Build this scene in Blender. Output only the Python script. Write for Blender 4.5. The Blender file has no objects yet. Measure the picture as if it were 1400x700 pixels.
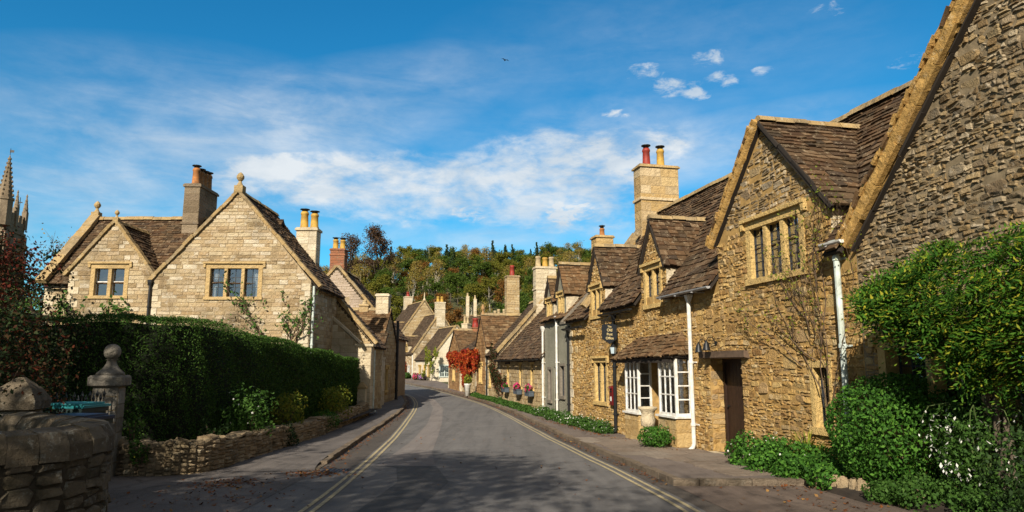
import bpy, math, random
import numpy as np
from mathutils import Vector, Matrix
R = random.Random(11)
NR = np.random.default_rng(11)
PI = math.pi
SC = bpy.context.scene
COL = SC.collection
V = Vector

# ------------------------------------------------------------------ ground profile
_PR = [(-60, .0), (0, 0), (8, -.18), (16, -.45), (22, -.6), (27, -.62), (32, -.57), (40, -.5), (55, -.45), (70, -.35), (90, -.2), (110, .2), (140, 1.2), (600, 3)]
def prof(y):
    return float(np.interp(y, [p[0] for p in _PR], [p[1] for p in _PR]))
def sm(a, b, x):
    t = min(1, max(0, (x - a) / (b - a)))
    return t * t * (3 - 2 * t)
def gz(x, y):
    t = max(0, min(1, (y + .1*x - 118)/185)); h = 40*(t**1.25*(1-.25*t) + .0) / .75 + 4*sm(310, 420, y)
    h *= .62 + .38 * sm(-120, -30, x)
    return prof(y) + h
def cat(tab, y):
    """smooth curve through (y, x) pairs"""
    n = len(tab)
    i = 0
    while i < n - 2 and y > tab[i + 1][0]:
        i += 1
    y0, x0 = tab[i]; y1, x1 = tab[i + 1]
    m0 = (x1 - tab[i - 1][1]) / (y1 - tab[i - 1][0]) if i else (x1 - x0) / (y1 - y0)
    m1 = (tab[i + 2][1] - x0) / (tab[i + 2][0] - y0) if i < n - 2 else (x1 - x0) / (y1 - y0)
    h = y1 - y0; t = (y - y0) / h
    return (2*t**3 - 3*t*t + 1)*x0 + (t**3 - 2*t*t + t)*h*m0 + (-2*t**3 + 3*t*t)*x1 + (t**3 - t*t)*h*m1

# ------------------------------------------------------------------ mesh builder
class MB:
    def __init__(s):
        s.v = []; s.f = []; s.m = []
    def face(s, pts, mi=0):
        i = len(s.v)
        s.v.extend([tuple(p) for p in pts]); s.f.append(tuple(range(i, i + len(pts)))); s.m.append(mi)
    def box(s, x0, x1, y0, y1, z0, z1, mi=0, fr=None, j=0):
        c = [(x, y, z) for z in (z0, z1) for y in (y0, y1) for x in (x0, x1)]
        if j:
            c = [(a + R.uniform(-j, j), b + R.uniform(-j, j), d + R.uniform(-j, j)) for a, b, d in c]
        if fr:
            o, u, v, n = fr
            c = [tuple(o + u*a + n*b + v*d) for a, b, d in c]
        i = len(s.v); s.v.extend(c)
        for q in ((0, 2, 3, 1), (4, 5, 7, 6), (0, 1, 5, 4), (2, 6, 7, 3), (0, 4, 6, 2), (1, 3, 7, 5)):
            s.f.append(tuple(i + k for k in q)); s.m.append(mi)
    def beam(s, p, q, w, h, up=V((0, 0, 1)), mi=0):
        p, q = V(p), V(q); d = (q - p); L = d.length; d /= L
        a = d.cross(up).normalized(); b = a.cross(d)
        s.box(0, L, -w/2, w/2, -h/2, h/2, mi, (p, d, b, a))
    def tube(s, pts, rad, n=6, mi=0, cap=True):
        pts = [V(p) for p in pts]
        if not isinstance(rad, (list, tuple)): rad = [rad]*len(pts)
        i0 = len(s.v); ref = None
        for k, p in enumerate(pts):
            d = (pts[min(k+1, len(pts)-1)] - pts[max(k-1, 0)])
            d = d.normalized() if d.length > 1e-9 else V((0, 0, 1))
            if ref is None:
                ref = d.orthogonal().normalized()
            a = (ref - d*ref.dot(d))
            a = a.normalized() if a.length > 1e-6 else d.orthogonal().normalized()
            ref = a; b = d.cross(a)
            for q in range(n):
                t = 2*PI*q/n
                s.v.append(tuple(p + (a*math.cos(t) + b*math.sin(t))*rad[k]))
        for k in range(len(pts)-1):
            for q in range(n):
                a = i0 + k*n + q; b = i0 + k*n + (q+1) % n
                s.f.append((a, b, b+n, a+n)); s.m.append(mi)
        if cap:
            s.f.append(tuple(i0 + q for q in reversed(range(n)))); s.m.append(mi)
            e = i0 + (len(pts)-1)*n
            s.f.append(tuple(e + q for q in range(n))); s.m.append(mi)
    def lathe(s, prof_, c, n=14, mi=0, jit=0, ph=0):
        c = V(c); i0 = len(s.v); m = len(prof_)
        for r, z in prof_:
            for q in range(n):
                t = 2*PI*q/n + ph; rr = r*(1 + R.uniform(-jit, jit))
                s.v.append((c.x + rr*math.cos(t), c.y + rr*math.sin(t), c.z + z))
        for k in range(m-1):
            for q in range(n):
                a = i0 + k*n + q; b = i0 + k*n + (q+1) % n
                s.f.append((a, b, b+n, a+n)); s.m.append(mi)
        s.f.append(tuple(i0 + q for q in reversed(range(n)))); s.m.append(mi)
        s.f.append(tuple(i0 + (m-1)*n + q for q in range(n))); s.m.append(mi)
    def build(s, name, mats, parent=None, smooth=False):
        me = bpy.data.meshes.new(name)
        me.from_pydata(s.v, [], s.f)
        if not isinstance(mats, (list, tuple)): mats = [mats]
        for m in mats: me.materials.append(m)
        me.polygons.foreach_set('material_index', np.array(s.m, dtype=np.int32))
        if smooth: me.polygons.foreach_set('use_smooth', np.ones(len(s.f), dtype=bool))
        me.update()
        # planar mapping in metres, each face by its own slope
        nf = len(me.polygons)
        nr = np.zeros(nf*3); me.polygons.foreach_get('normal', nr); nr = nr.reshape(-1, 3)
        lt = np.zeros(nf, dtype=np.int32); me.polygons.foreach_get('loop_total', lt)
        nl = len(me.loops); vi = np.zeros(nl, dtype=np.int32); me.loops.foreach_get('vertex_index', vi)
        co = np.array(s.v, dtype=float)[vi]
        N_ = np.repeat(nr, lt, axis=0)
        t = np.stack([-N_[:, 1], N_[:, 0], np.zeros(nl)], 1); L = np.linalg.norm(t, axis=1)
        fl = L < .05; t[fl] = (1, 0, 0); L[fl] = 1; t /= L[:, None]
        b = np.cross(N_, t)
        uv = np.stack([(co*t).sum(1), (co*b).sum(1)], 1)
        lay = me.uv_layers.new(name='UVMap'); lay.data.foreach_set('uv', uv.ravel())
        o = bpy.data.objects.new(name, me); COL.objects.link(o)
        if parent: o.parent = parent
        return o

def tag(o, label=None, cat_=None, group=None, kind=None):
    if label: o['label'] = label
    if cat_: o['category'] = cat_
    if group: o['group'] = group
    if kind: o['kind'] = kind
    return o
def empty(name, loc, rz=0, label=None, cat_=None, group=None):
    o = bpy.data.objects.new(name, None); COL.objects.link(o)
    o.location = loc; o.rotation_euler = (0, 0, rz); o.empty_display_size = .2
    return tag(o, label, cat_, group)
def copy_tree(o, parent=None):
    c = o.copy(); COL.objects.link(c)
    if parent: c.parent = parent
    for ch in list(o.children): copy_tree(ch, c)
    return c

# ------------------------------------------------------------------ materials
def newmat(name):
    m = bpy.data.materials.new(name); m.use_nodes = True
    nt = m.node_tree; b = nt.nodes['Principled BSDF']
    return m, nt, b
def nd(nt, typ, **kw):
    n = nt.nodes.new(typ)
    for k, v in kw.items():
        if k in n.inputs: n.inputs[k].default_value = v
        else: setattr(n, k, v)
    return n
def ramp(nt, src, cols, pos=None, interp='LINEAR'):
    r = nt.nodes.new('ShaderNodeValToRGB'); cr = r.color_ramp; cr.interpolation = interp
    n = len(cols)
    while len(cr.elements) < n: cr.elements.new(.5)
    for i, c in enumerate(cols):
        cr.elements[i].position = pos[i] if pos else i/max(1, n-1)
        cr.elements[i].color = (*c, 1) if len(c) == 3 else c
    nt.links.new(src, r.inputs[0])
    return r.outputs[0]
def mixc(nt, fac, a, b, mode='MIX'):
    n = nt.nodes.new('ShaderNodeMix'); n.data_type = 'RGBA'; n.blend_type = mode
    for s, i in ((fac, 0), (a, 6), (b, 7)):
        if hasattr(s, 'links'): nt.links.new(s, n.inputs[i])
        elif i == 0: n.inputs[0].default_value = s
        else: n.inputs[i].default_value = (*s, 1)
    return n.outputs[2]
def noise(nt, scale, detail=4, rough=.6, vec=None, dist=0):
    n = nd(nt, 'ShaderNodeTexNoise', Scale=scale, Detail=detail, Roughness=rough, Distortion=dist)
    if vec is None:
        tc = nt.nodes.new('ShaderNodeTexCoord'); vec = tc.outputs['Object']
    nt.links.new(vec, n.inputs['Vector'])
    return n.outputs[0]
def bump(nt, b, h, strength=.5, dist=.02):
    n = nd(nt, 'ShaderNodeBump', Strength=strength, Distance=dist)
    nt.links.new(h, n.inputs['Height']); nt.links.new(n.outputs[0], b.inputs['Normal'])
    return n
def math_(nt, op, a, b=None):
    n = nt.nodes.new('ShaderNodeMath'); n.operation = op
    for s, i in ((a, 0), (b, 1)):
        if s is None: continue
        if hasattr(s, 'links'): nt.links.new(s, n.inputs[i])
        else: n.inputs[i].default_value = s
    return n.outputs[0]

def stone_mat(name, cols, lichen=(.3, .29, .25), lam=.55, dark=(.06, .045, .03), dam=.5, bscale=28, island=True, stain=.9):
    m, nt, b = newmat(name)
    if island:
        g = nt.nodes.new('ShaderNodeNewGeometry'); src = g.outputs['Random Per Island']
    else:
        src = noise(nt, 3.0, 3, .5)
    c = ramp(nt, src, cols)
    n1 = noise(nt, 9, 5, .7)
    c = mixc(nt, ramp(nt, n1, [(0, 0, 0), (1, 1, 1)], [.3, .75]), c, mixc(nt, .55, c, (cols[-1])), 'MIX')
    n2 = noise(nt, stain, 5, .65)
    c = mixc(nt, math_(nt, 'MULTIPLY', ramp(nt, n2, [(0, 0, 0), (1, 1, 1)], [.48, .72]), dam), c, dark)
    n3 = noise(nt, 5.5, 6, .75)
    c = mixc(nt, math_(nt, 'MULTIPLY', ramp(nt, n3, [(0, 0, 0), (1, 1, 1)], [.56, .66]), lam), c, lichen)
    nt.links.new(c, b.inputs['Base Color'])
    b.inputs['Roughness'].default_value = .95
    b.inputs['Specular IOR Level'].default_value = .15
    bump(nt, b, math_(nt, 'ADD', noise(nt, bscale, 6, .75), math_(nt, 'MULTIPLY', noise(nt, bscale*.35, 4, .6), 1.6)), 1.0, .045)
    return m

def slate_mat(name, cols, lichen, lam=.6):
    m, nt, b = newmat(name)
    g = nt.nodes.new('ShaderNodeNewGeometry')
    c = ramp(nt, g.outputs['Random Per Island'], cols)
    n3 = noise(nt, 7, 8, .85)
    c = mixc(nt, math_(nt, 'MULTIPLY', ramp(nt, n3, [(0, 0, 0), (1, 1, 1)], [.55, .62]), lam), c, lichen)
    n2 = noise(nt, 1.1, 5, .7)
    c = mixc(nt, math_(nt, 'MULTIPLY', ramp(nt, n2, [(0, 0, 0), (1, 1, 1)], [.45, .7]), .5), c, (.028, .024, .012))
    nt.links.new(c, b.inputs['Base Color'])
    b.inputs['Roughness'].default_value = .9
    b.inputs['Specular IOR Level'].default_value = .2
    bump(nt, b, noise(nt, 30, 6, .7), .8, .015)
    return m

def plain_mat(name, col, rough=.6, var=.25, scale=8, metal=0, spec=.4, bmp=.15, bs=40, col2=None):
    m, nt, b = newmat(name)
    n = noise(nt, scale, 5, .65)
    d = col2 or tuple(c*(1-var) for c in col)
    c = mixc(nt, ramp(nt, n, [(0, 0, 0), (1, 1, 1)], [.35, .68]), col, d)
    nt.links.new(c, b.inputs['Base Color'])
    b.inputs['Roughness'].default_value = rough; b.inputs['Metallic'].default_value = metal
    b.inputs['Specular IOR Level'].default_value = spec
    if bmp: bump(nt, b, noise(nt, bs, 5, .65), bmp, .01)
    return m

def leaf_mat(name, cols, trans=.35, rough=.7, pos=None):
    m, nt, b = newmat(name)
    g = nt.nodes.new('ShaderNodeNewGeometry')
    c = ramp(nt, g.outputs['Random Per Island'], cols, pos)
    c = mixc(nt, math_(nt, 'MULTIPLY', ramp(nt, noise(nt, 1.3, 3, .5), [(0, 0, 0), (1, 1, 1)], [.4, .65]), .45), c, mixc(nt, 1, c, (.55, .6, .5), 'MULTIPLY'))
    nt.links.new(c, b.inputs['Base Color']); b.inputs['Roughness'].default_value = rough
    b.inputs['Specular IOR Level'].default_value = .18
    if trans:
        t = nt.nodes.new('ShaderNodeBsdfTranslucent'); nt.links.new(c, t.inputs[0])
        mx = nt.nodes.new('ShaderNodeMixShader'); mx.inputs[0].default_value = trans
        nt.links.new(b.outputs[0], mx.inputs[1]); nt.links.new(t.outputs[0], mx.inputs[2])
        nt.links.new(mx.outputs[0], nt.nodes['Material Output'].inputs[0])
    return m

def glass_mat():
    m, nt, b = newmat('window_glass')
    nt.nodes.remove(b)
    gl = nd(nt, 'ShaderNodeBsdfGlossy', Roughness=.06); gl.inputs[0].default_value = (.85, .9, 1, 1)
    tr = nt.nodes.new('ShaderNodeBsdfTransparent'); tr.inputs[0].default_value = (.75, .78, .76, 1)
    fr = nd(nt, 'ShaderNodeFresnel', IOR=1.5)
    bp = nd(nt, 'ShaderNodeBump', Strength=.35, Distance=.02)
    nt.links.new(noise(nt, 6, 2, .5), bp.inputs['Height']); nt.links.new(bp.outputs[0], gl.inputs['Normal'])
    nt.links.new(bp.outputs[0], fr.inputs['Normal'])
    mx = nt.nodes.new('ShaderNodeMixShader')
    nt.links.new(math_(nt, 'ADD', fr.outputs[0], .38), mx.inputs[0])
    nt.links.new(tr.outputs[0], mx.inputs[1]); nt.links.new(gl.outputs[0], mx.inputs[2])
    nt.links.new(mx.outputs[0], nt.nodes['Material Output'].inputs[0])
    return m

HONEY = stone_mat('honey_rubble', [(.25, .125, .035), (.44, .255, .07), (.54, .335, .10), (.60, .42, .165), (.36, .21, .075), (.63, .48, .25), (.50, .285, .07), (.37, .26, .14)], lam=.28, dam=.45, lichen=(.5, .42, .28), dark=(.1, .06, .025))
GREYH = stone_mat('weathered_rubble', [(.11, .07, .035), (.32, .22, .11), (.47, .36, .2), (.22, .16, .10), (.58, .48, .33), (.17, .14, .1), (.38, .26, .12)], lichen=(.5, .45, .36), lam=.55, dark=(.065, .052, .04), dam=.8, stain=.7)
CREAM = stone_mat('cream_coursed_stone', [(.21, .14, .07), (.42, .32, .18), (.55, .46, .31), (.30, .2, .1), (.64, .57, .44), (.40, .28, .15), (.5, .38, .22)], lichen=(.6, .55, .47), lam=.55, dam=.85, dark=(.12, .09, .055), stain=.5)
TANST = stone_mat('tan_coursed_stone', [(.27, .17, .07), (.43, .30, .14), (.5, .38, .2), (.36, .24, .1), (.55, .45, .3)], lam=.35, dam=.4, stain=.5)
DARKST = stone_mat('mossy_dark_stone', [(.10, .078, .055), (.2, .155, .1), (.14, .11, .075), (.26, .21, .145), (.12, .1, .07)], lichen=(.42, .4, .33), lam=.65, dark=(.03, .03, .016), dam=.8, bscale=18, stain=2.2)
LOWST = stone_mat('garden_wall_stone', [(.16, .11, .065), (.3, .21, .12), (.38, .28, .16), (.25, .18, .11), (.46, .37, .24)], lichen=(.4, .37, .28), lam=.5, dark=(.04, .038, .02), dam=.65, stain=1.2)
ASH = stone_mat('tan_dressed_stone', [(.38, .24, .085), (.5, .34, .14), (.45, .3, .12), (.56, .42, .22)], lichen=(.48, .42, .3), lam=.3, dam=.5, dark=(.1, .07, .035), bscale=20)
PALEASH = stone_mat('pale_dressed_stone', [(.46, .37, .23), (.6, .5, .34), (.52, .42, .26), (.66, .58, .44)], lichen=(.42, .4, .33), lam=.35, dam=.45, dark=(.11, .09, .06), bscale=20)
ASHB = stone_mat('ochre_block_stone', [(.42, .27, .1), (.58, .43, .22), (.5, .34, .15), (.64, .52, .34), (.36, .24, .1)], lichen=(.5, .44, .32), lam=.3, dam=.65, dark=(.09, .065, .035), bscale=18, stain=.8)  # warm ochre of the large chimney blocks, alike on every face
OCHRES = stone_mat('ochre_verge_stone', [(.36, .2, .06), (.5, .31, .1), (.42, .25, .08)], lichen=(.62, .52, .34), lam=.5, dark=(.1, .06, .03), dam=.4, bscale=14, stain=2.5)
TOWST = stone_mat('tower_stone', [(.16, .12, .075), (.26, .2, .13), (.3, .235, .16), (.2, .15, .1)], lam=.35, dam=.6, stain=.35)
KERBST = stone_mat('worn_kerb_stone', [(.14, .105, .075), (.22, .17, .12), (.18, .14, .1)], lichen=(.28, .25, .2), lam=.4, dark=(.04, .035, .025), dam=.7, stain=2)
COPE = stone_mat('lichened_coping', [(.34, .22, .09), (.44, .31, .14), (.28, .21, .12)], lichen=(.5, .45, .34), lam=.55, dark=(.08, .06, .035), dam=.6, bscale=14, stain=2.5)
RENDER = stone_mat('grey_roughcast', [(.26, .25, .19), (.3, .285, .22)], lichen=(.36, .34, .27), lam=.5, dark=(.13, .125, .08), dam=.6, island=False, bscale=60)
WHITEW = stone_mat('cream_limewash', [(.6, .52, .38), (.68, .6, .46)], lichen=(.5, .4, .25), lam=.35, dark=(.35, .28, .17), dam=.5, island=False, bscale=14)
MORTAR = plain_mat('lime_mortar', (.44, .28, .105), .95, .45, 6, bmp=.5, spec=.1)
MORTARG = plain_mat('grey_mortar', (.27, .21, .13), .95, .5, 6, bmp=.5, spec=.1)
MORTARC = plain_mat('cream_mortar', (.4, .31, .19), .95, .4, 5, bmp=.5, spec=.1)
SLATE = slate_mat('brown_stone_slates', [(.032, .018, .010), (.075, .04, .02), (.115, .066, .032), (.05, .03, .016), (.15, .095, .052), (.045, .03, .02), (.09, .048, .022)], (.36, .29, .19), .75)
SLATEO = slate_mat('orange_brown_slates', [(.07, .036, .015), (.13, .072, .032), (.18, .1, .045), (.095, .053, .024), (.22, .145, .075)], (.4, .32, .2), .65)
SLATED = slate_mat('dark_stone_slates', [(.042, .027, .016), (.08, .05, .03), (.058, .038, .024), (.11, .075, .045)], (.26, .2, .13), .55)
UNDER = plain_mat('roof_underside', (.03, .022, .016), .95, .3)
WOODD = plain_mat('dark_oak', (.032, .015, .008), .55, .5, 12, bmp=.4)
WOODG = plain_mat('grey_timber', (.2, .17, .13), .8, .4, 12, bmp=.3)
WHITE = plain_mat('white_paint', (.74, .73, .69), .5, .12, 7, bmp=.1, col2=(.5, .47, .4))
PALEPIPE = plain_mat('pale_green_pipe', (.6, .67, .63), .5, .2, 5, bmp=.1, col2=(.36, .4, .34))
BLACKP = plain_mat('black_iron', (.012, .013, .014), .45, .3, 10, bmp=.05)
GREYP = plain_mat('grey_gutter', (.35, .35, .35), .5, .3, 6, bmp=.05)
LEAD = plain_mat('lead', (.03, .032, .035), .55, .3, 10, bmp=.05)
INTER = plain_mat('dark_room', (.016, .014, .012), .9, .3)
INTERW = plain_mat('shop_interior', (.16, .11, .07), .8, .6, 3)
CURT = plain_mat('white_curtain', (.72, .72, .74), .9, .15, 6)
GLASS = glass_mat()
GOLDST = stone_mat('golden_window_stone', [(.56, .37, .12), (.66, .47, .2)], lichen=(.5, .42, .26), lam=.2, dam=.3, dark=(.2, .12, .05), island=False)
OCHRE = plain_mat('ochre_door', (.55, .33, .08), .6, .2, 6)
POTS = {'tan': plain_mat('tan_clay', (.4, .21, .08), .85, .4, 4, col2=(.12, .065, .03)), 'red': plain_mat('red_clay', (.34, .032, .016), .6, .3, 5, col2=(.12, .02, .014)),
        'orange': plain_mat('orange_clay', (.44, .17, .045), .8, .5, 4, col2=(.14, .07, .03)), 'yellow': plain_mat('yellow_clay', (.56, .34, .05), .7, .3, 5, col2=(.26, .15, .04)),
        'cream': plain_mat('cream_clay', (.52, .4, .22), .85, .3, 4, col2=(.22, .17, .1))}
RUSTST = stone_mat('russet_stone', [(.22, .11, .045), (.36, .2, .085), (.42, .26, .12), (.3, .17, .07)], lam=.3, dam=.45)
BRICK = stone_mat('red_brick', [(.3, .12, .06), (.38, .17, .09), (.24, .1, .06)], lam=.3, dam=.4)
REDP = plain_mat('post_box_red', (.13, .01, .01), .35, .2, 6)
TEAL = plain_mat('teal_plastic', (.03, .26, .28), .45, .25, 6)
NAVY = plain_mat('navy_plastic', (.015, .03, .07), .45, .25, 6)
BINBODY = plain_mat('dark_green_plastic', (.012, .03, .028), .5, .25, 6)
GOLD = plain_mat('gold_lettering', (.75, .6, .3), .5, .1)
BARK = plain_mat('bark', (.11, .085, .06), .95, .45, 7, bmp=.8, bs=20)
BARKP = plain_mat('pale_bark', (.42, .38, .29), .95, .4, 7, bmp=.6, bs=20)
STEM = plain_mat('woody_stem', (.13, .085, .05), .9, .4, 15)
STEMG = plain_mat('green_stem', (.08, .12, .03), .8, .3, 15)

# ------------------------------------------------------------------ walls
X_, Y_, Z_ = V((1, 0, 0)), V((0, 1, 0)), V((0, 0, 1))
def FRONT(y=0, x=0): return (V((x, y, 0)), X_, Z_, -Y_)
def RIGHT(x, y=0): return (V((x, y, 0)), Y_, Z_, X_)
def LEFT(x, y): return (V((x, y, 0)), -Y_, Z_, -X_)
def BACK(x, y): return (V((x, y, 0)), -X_, Z_, Y_)
def P3(fr, u, v, n=0): return fr[0] + fr[1]*u + fr[2]*v + fr[3]*n

def outline(pts):
    """left / right edge functions and v range of a convex outline given as (u, v) points"""
    vs = sorted({round(p[1], 4) for p in pts})
    n = len(pts)
    def span(v):
        us = []
        for i in range(n):
            (u0, v0), (u1, v1) = pts[i], pts[(i+1) % n]
            if abs(v1-v0) < 1e-6:
                if abs(v-v0) < 1e-4: us += [u0, u1]
            elif min(v0, v1)-1e-5 <= v <= max(v0, v1)+1e-5:
                us.append(u0 + (u1-u0)*(v-v0)/(v1-v0))
        return (min(us), max(us)) if us else (0, 0)
    return span, vs

def wallface(mb, fr, pts, ops=(), mi=0, reveal=.34):
    span, vs = outline(pts)
    lv = sorted(set(vs) | {o[2] for o in ops} | {o[3] for o in ops})
    lv = [v for v in lv if vs[0] <= v <= vs[-1]]
    for a, b in zip(lv, lv[1:]):
        if b-a < 1e-4: continue
        la, ra = span(a+1e-5); lb, rb = span(b-1e-5)
        cur = (la, lb)
        for o in sorted([o for o in ops if o[2] < (a+b)/2 < o[3]]):
            mb.face([P3(fr, cur[0], a), P3(fr, o[0], a), P3(fr, o[0], b), P3(fr, cur[1], b)], mi)
            cur = (o[1], o[1])
        mb.face([P3(fr, cur[0], a), P3(fr, ra, a), P3(fr, rb, b), P3(fr, cur[1], b)], mi)
    for u0, u1, v0, v1 in [o[:4] for o in ops]:
        c = [(u0, v0), (u1, v0), (u1, v1), (u0, v1)]
        for i in range(4):
            p, q = c[i], c[(i+1) % 4]
            mb.face([P3(fr, *p), P3(fr, *q), P3(fr, *q, -reveal), P3(fr, *p, -reveal)], mi)

class ST:   # stone sizes
    def __init__(s, rows=(.09, .19), w=(.14, .42), gap=.02, dep=(.015, .05), wav=.025, jit=.014, oct=True):
        s.rows, s.w, s.gap, s.dep, s.wav, s.jit, s.oct = rows, w, gap, dep, wav, jit, oct
RUB = ST((.05, .13), (.09, .32), .012, (.004, .024), .035, .02)
RUBF = ST((.1, .2), (.16, .46), .02, (.015, .04), .02, .012)
COURSE = ST((.11, .2), (.2, .6), .014, (.008, .026), .006, .006, False)
COURSEF = ST((.16, .26), (.28, .7), .02, (.01, .03), .01, .01, False)
ASHLAR = ST((.26, .34), (.4, .75), .01, (.006, .012), 0, .002, False)
DRY = ST((.05, .11), (.16, .5), .014, (.02, .07), .03, .012)

def stone(mb, fr, u0, u1, v0, v1, S, mi, wv):
    g, j = S.gap/2, S.jit
    r = R.uniform
    d = r(*S.dep)
    u0 += g; u1 -= g; v0 += g; v1 -= g
    w, h = u1-u0, v1-v0
    if w < .02 or h < .02: return
    if S.oct:
        c = min(w, h)*.28
        q = [(u0+c*r(.4, 1.2), v0), (u1-c*r(.4, 1.2), v0), (u1, v0+c*r(.4, 1.2)), (u1, v1-c*r(.4, 1.2)), (u1-c*r(.4, 1.2), v1), (u0+c*r(.4, 1.2), v1), (u0, v1-c*r(.4, 1.2)), (u0, v0+c*r(.4, 1.2))]
    else:
        q = [(u0, v0), (u1, v0), (u1, v1), (u0, v1)]
    q = [(a + r(-j, j), b + r(-j, j) + wv(a)) for a, b in q]
    cu, cv = (u0+u1)/2, (v0+v1)/2 + wv((u0+u1)/2)
    ins = min(.35, .02/min(w, h)) if S.oct else min(.2, .008/min(w, h))
    tu, tv = r(-.012, .012)*S.oct, r(-.012, .012)*S.oct
    i = len(mb.v); n = len(q)
    for a, b in q: mb.v.append(tuple(P3(fr, a, b, -.004)))
    for a, b in q:
        mb.v.append(tuple(P3(fr, a + (cu-a)*ins, b + (cv-b)*ins, d + (tu if a > cu else -tu) + (tv if b > cv else -tv))))
    for k in range(n):
        e = (k+1) % n
        mb.f.append((i+k, i+e, i+n+e, i+n+k)); mb.m.append(mi)
    mb.f.append(tuple(range(i+n, i+2*n))); mb.m.append(mi)

def stones(mb, fr, pts, ops=(), S=RUB, mi=1, quoin=(None, None), qmi=2, qh=(.22, .32), frame=.0):
    span, vs = outline(pts)
    ph = R.uniform(0, 9)
    wv = lambda u: S.wav*(math.sin(u*1.1 + ph) + .6*math.sin(u*2.7 + 2*ph))
    ops = [(o[0]-frame, o[1]+frame, o[2]-frame, o[3]+frame) for o in ops]
    ql = []
    for side in (0, 1):
        if quoin[side]:
            v = vs[0]; k = 0
            while v < quoin[side]:
                h = min(R.uniform(*qh), quoin[side]-v+.001)
                if h > .08:
                    e = span(v+h/2)[side]; w = (.42, .24)[k % 2]*R.uniform(.9, 1.1)
                    a, b = (e, e+w) if side == 0 else (e-w, e)
                    QS = ST(gap=.014, dep=(.02, .03), jit=.004, oct=False)
                    stone(mb, fr, a, b, v, v+h, QS, qmi, lambda u: 0)
                    ql.append((a, b, v, v+h))
                v += h; k += 1
    if S.oct and S.rows[1] < .2 and vs[-1]-vs[0] > 1.2:      # odd larger blocks among the rubble
        us = [p[0] for p in pts]
        for k in range(int((max(us)-min(us))*(vs[-1]-vs[0])*.9)):
            h, w = R.uniform(1.3, 2.1)*S.rows[1], R.uniform(.9, 1.5)*S.w[1]
            a, c = R.uniform(min(us), max(us)-w), R.uniform(vs[0]+.1, vs[-1]-h-.05)
            l = max(span(c)[0], span(c+h)[0]); r_ = min(span(c)[1], span(c+h)[1])
            if a < l+.05 or a+w > r_-.05 or any(a < o[1]+.05 and a+w > o[0]-.05 and c < o[3]+.05 and c+h > o[2]-.05 for o in list(ops)+ql): continue
            stone(mb, fr, a, a+w, c, c+h, S, mi, lambda u: 0); ql.append((a, a+w, c, c+h))
    v = vs[0]
    while v < vs[-1]-.03:
        h = min(R.uniform(*S.rows), vs[-1]-v)
        la, ra = span(v+.001); lb, rb = span(min(v+h, vs[-1])-.001)
        l, r_ = max(la, lb), min(ra, rb)
        iv = [(l, r_)] if r_-l > .06 else []
        for o in list(ops)+ql:
            if v+h > o[2]+.012 and v < o[3]-.012:
                nx = []
                for a, b in iv:
                    if o[1] <= a or o[0] >= b: nx.append((a, b)); continue
                    if o[0]-a > .05: nx.append((a, o[0]))
                    if b-o[1] > .05: nx.append((o[1], b))
                iv = nx
        for a, b in iv:
            u = a
            while u < b-.02:
                w = R.uniform(*S.w)*(.75 + .5*min(1, max(0, (h-S.rows[0])/(S.rows[1]-S.rows[0]+1e-6))))
                if b-(u+w) < S.w[0]*.8: w = b-u
                if S.oct and h > S.rows[0]*1.55 and R.random() < .25 and w > .16:
                    k = R.uniform(.4, .6)
                    stone(mb, fr, u, u+w, v, v+h*k, S, mi, wv); stone(mb, fr, u, u+w, v+h*k, v+h, S, mi, wv)
                else:
                    stone(mb, fr, u, u+w, v, v+h, S, mi, wv)
                u += w
        v += h

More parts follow.
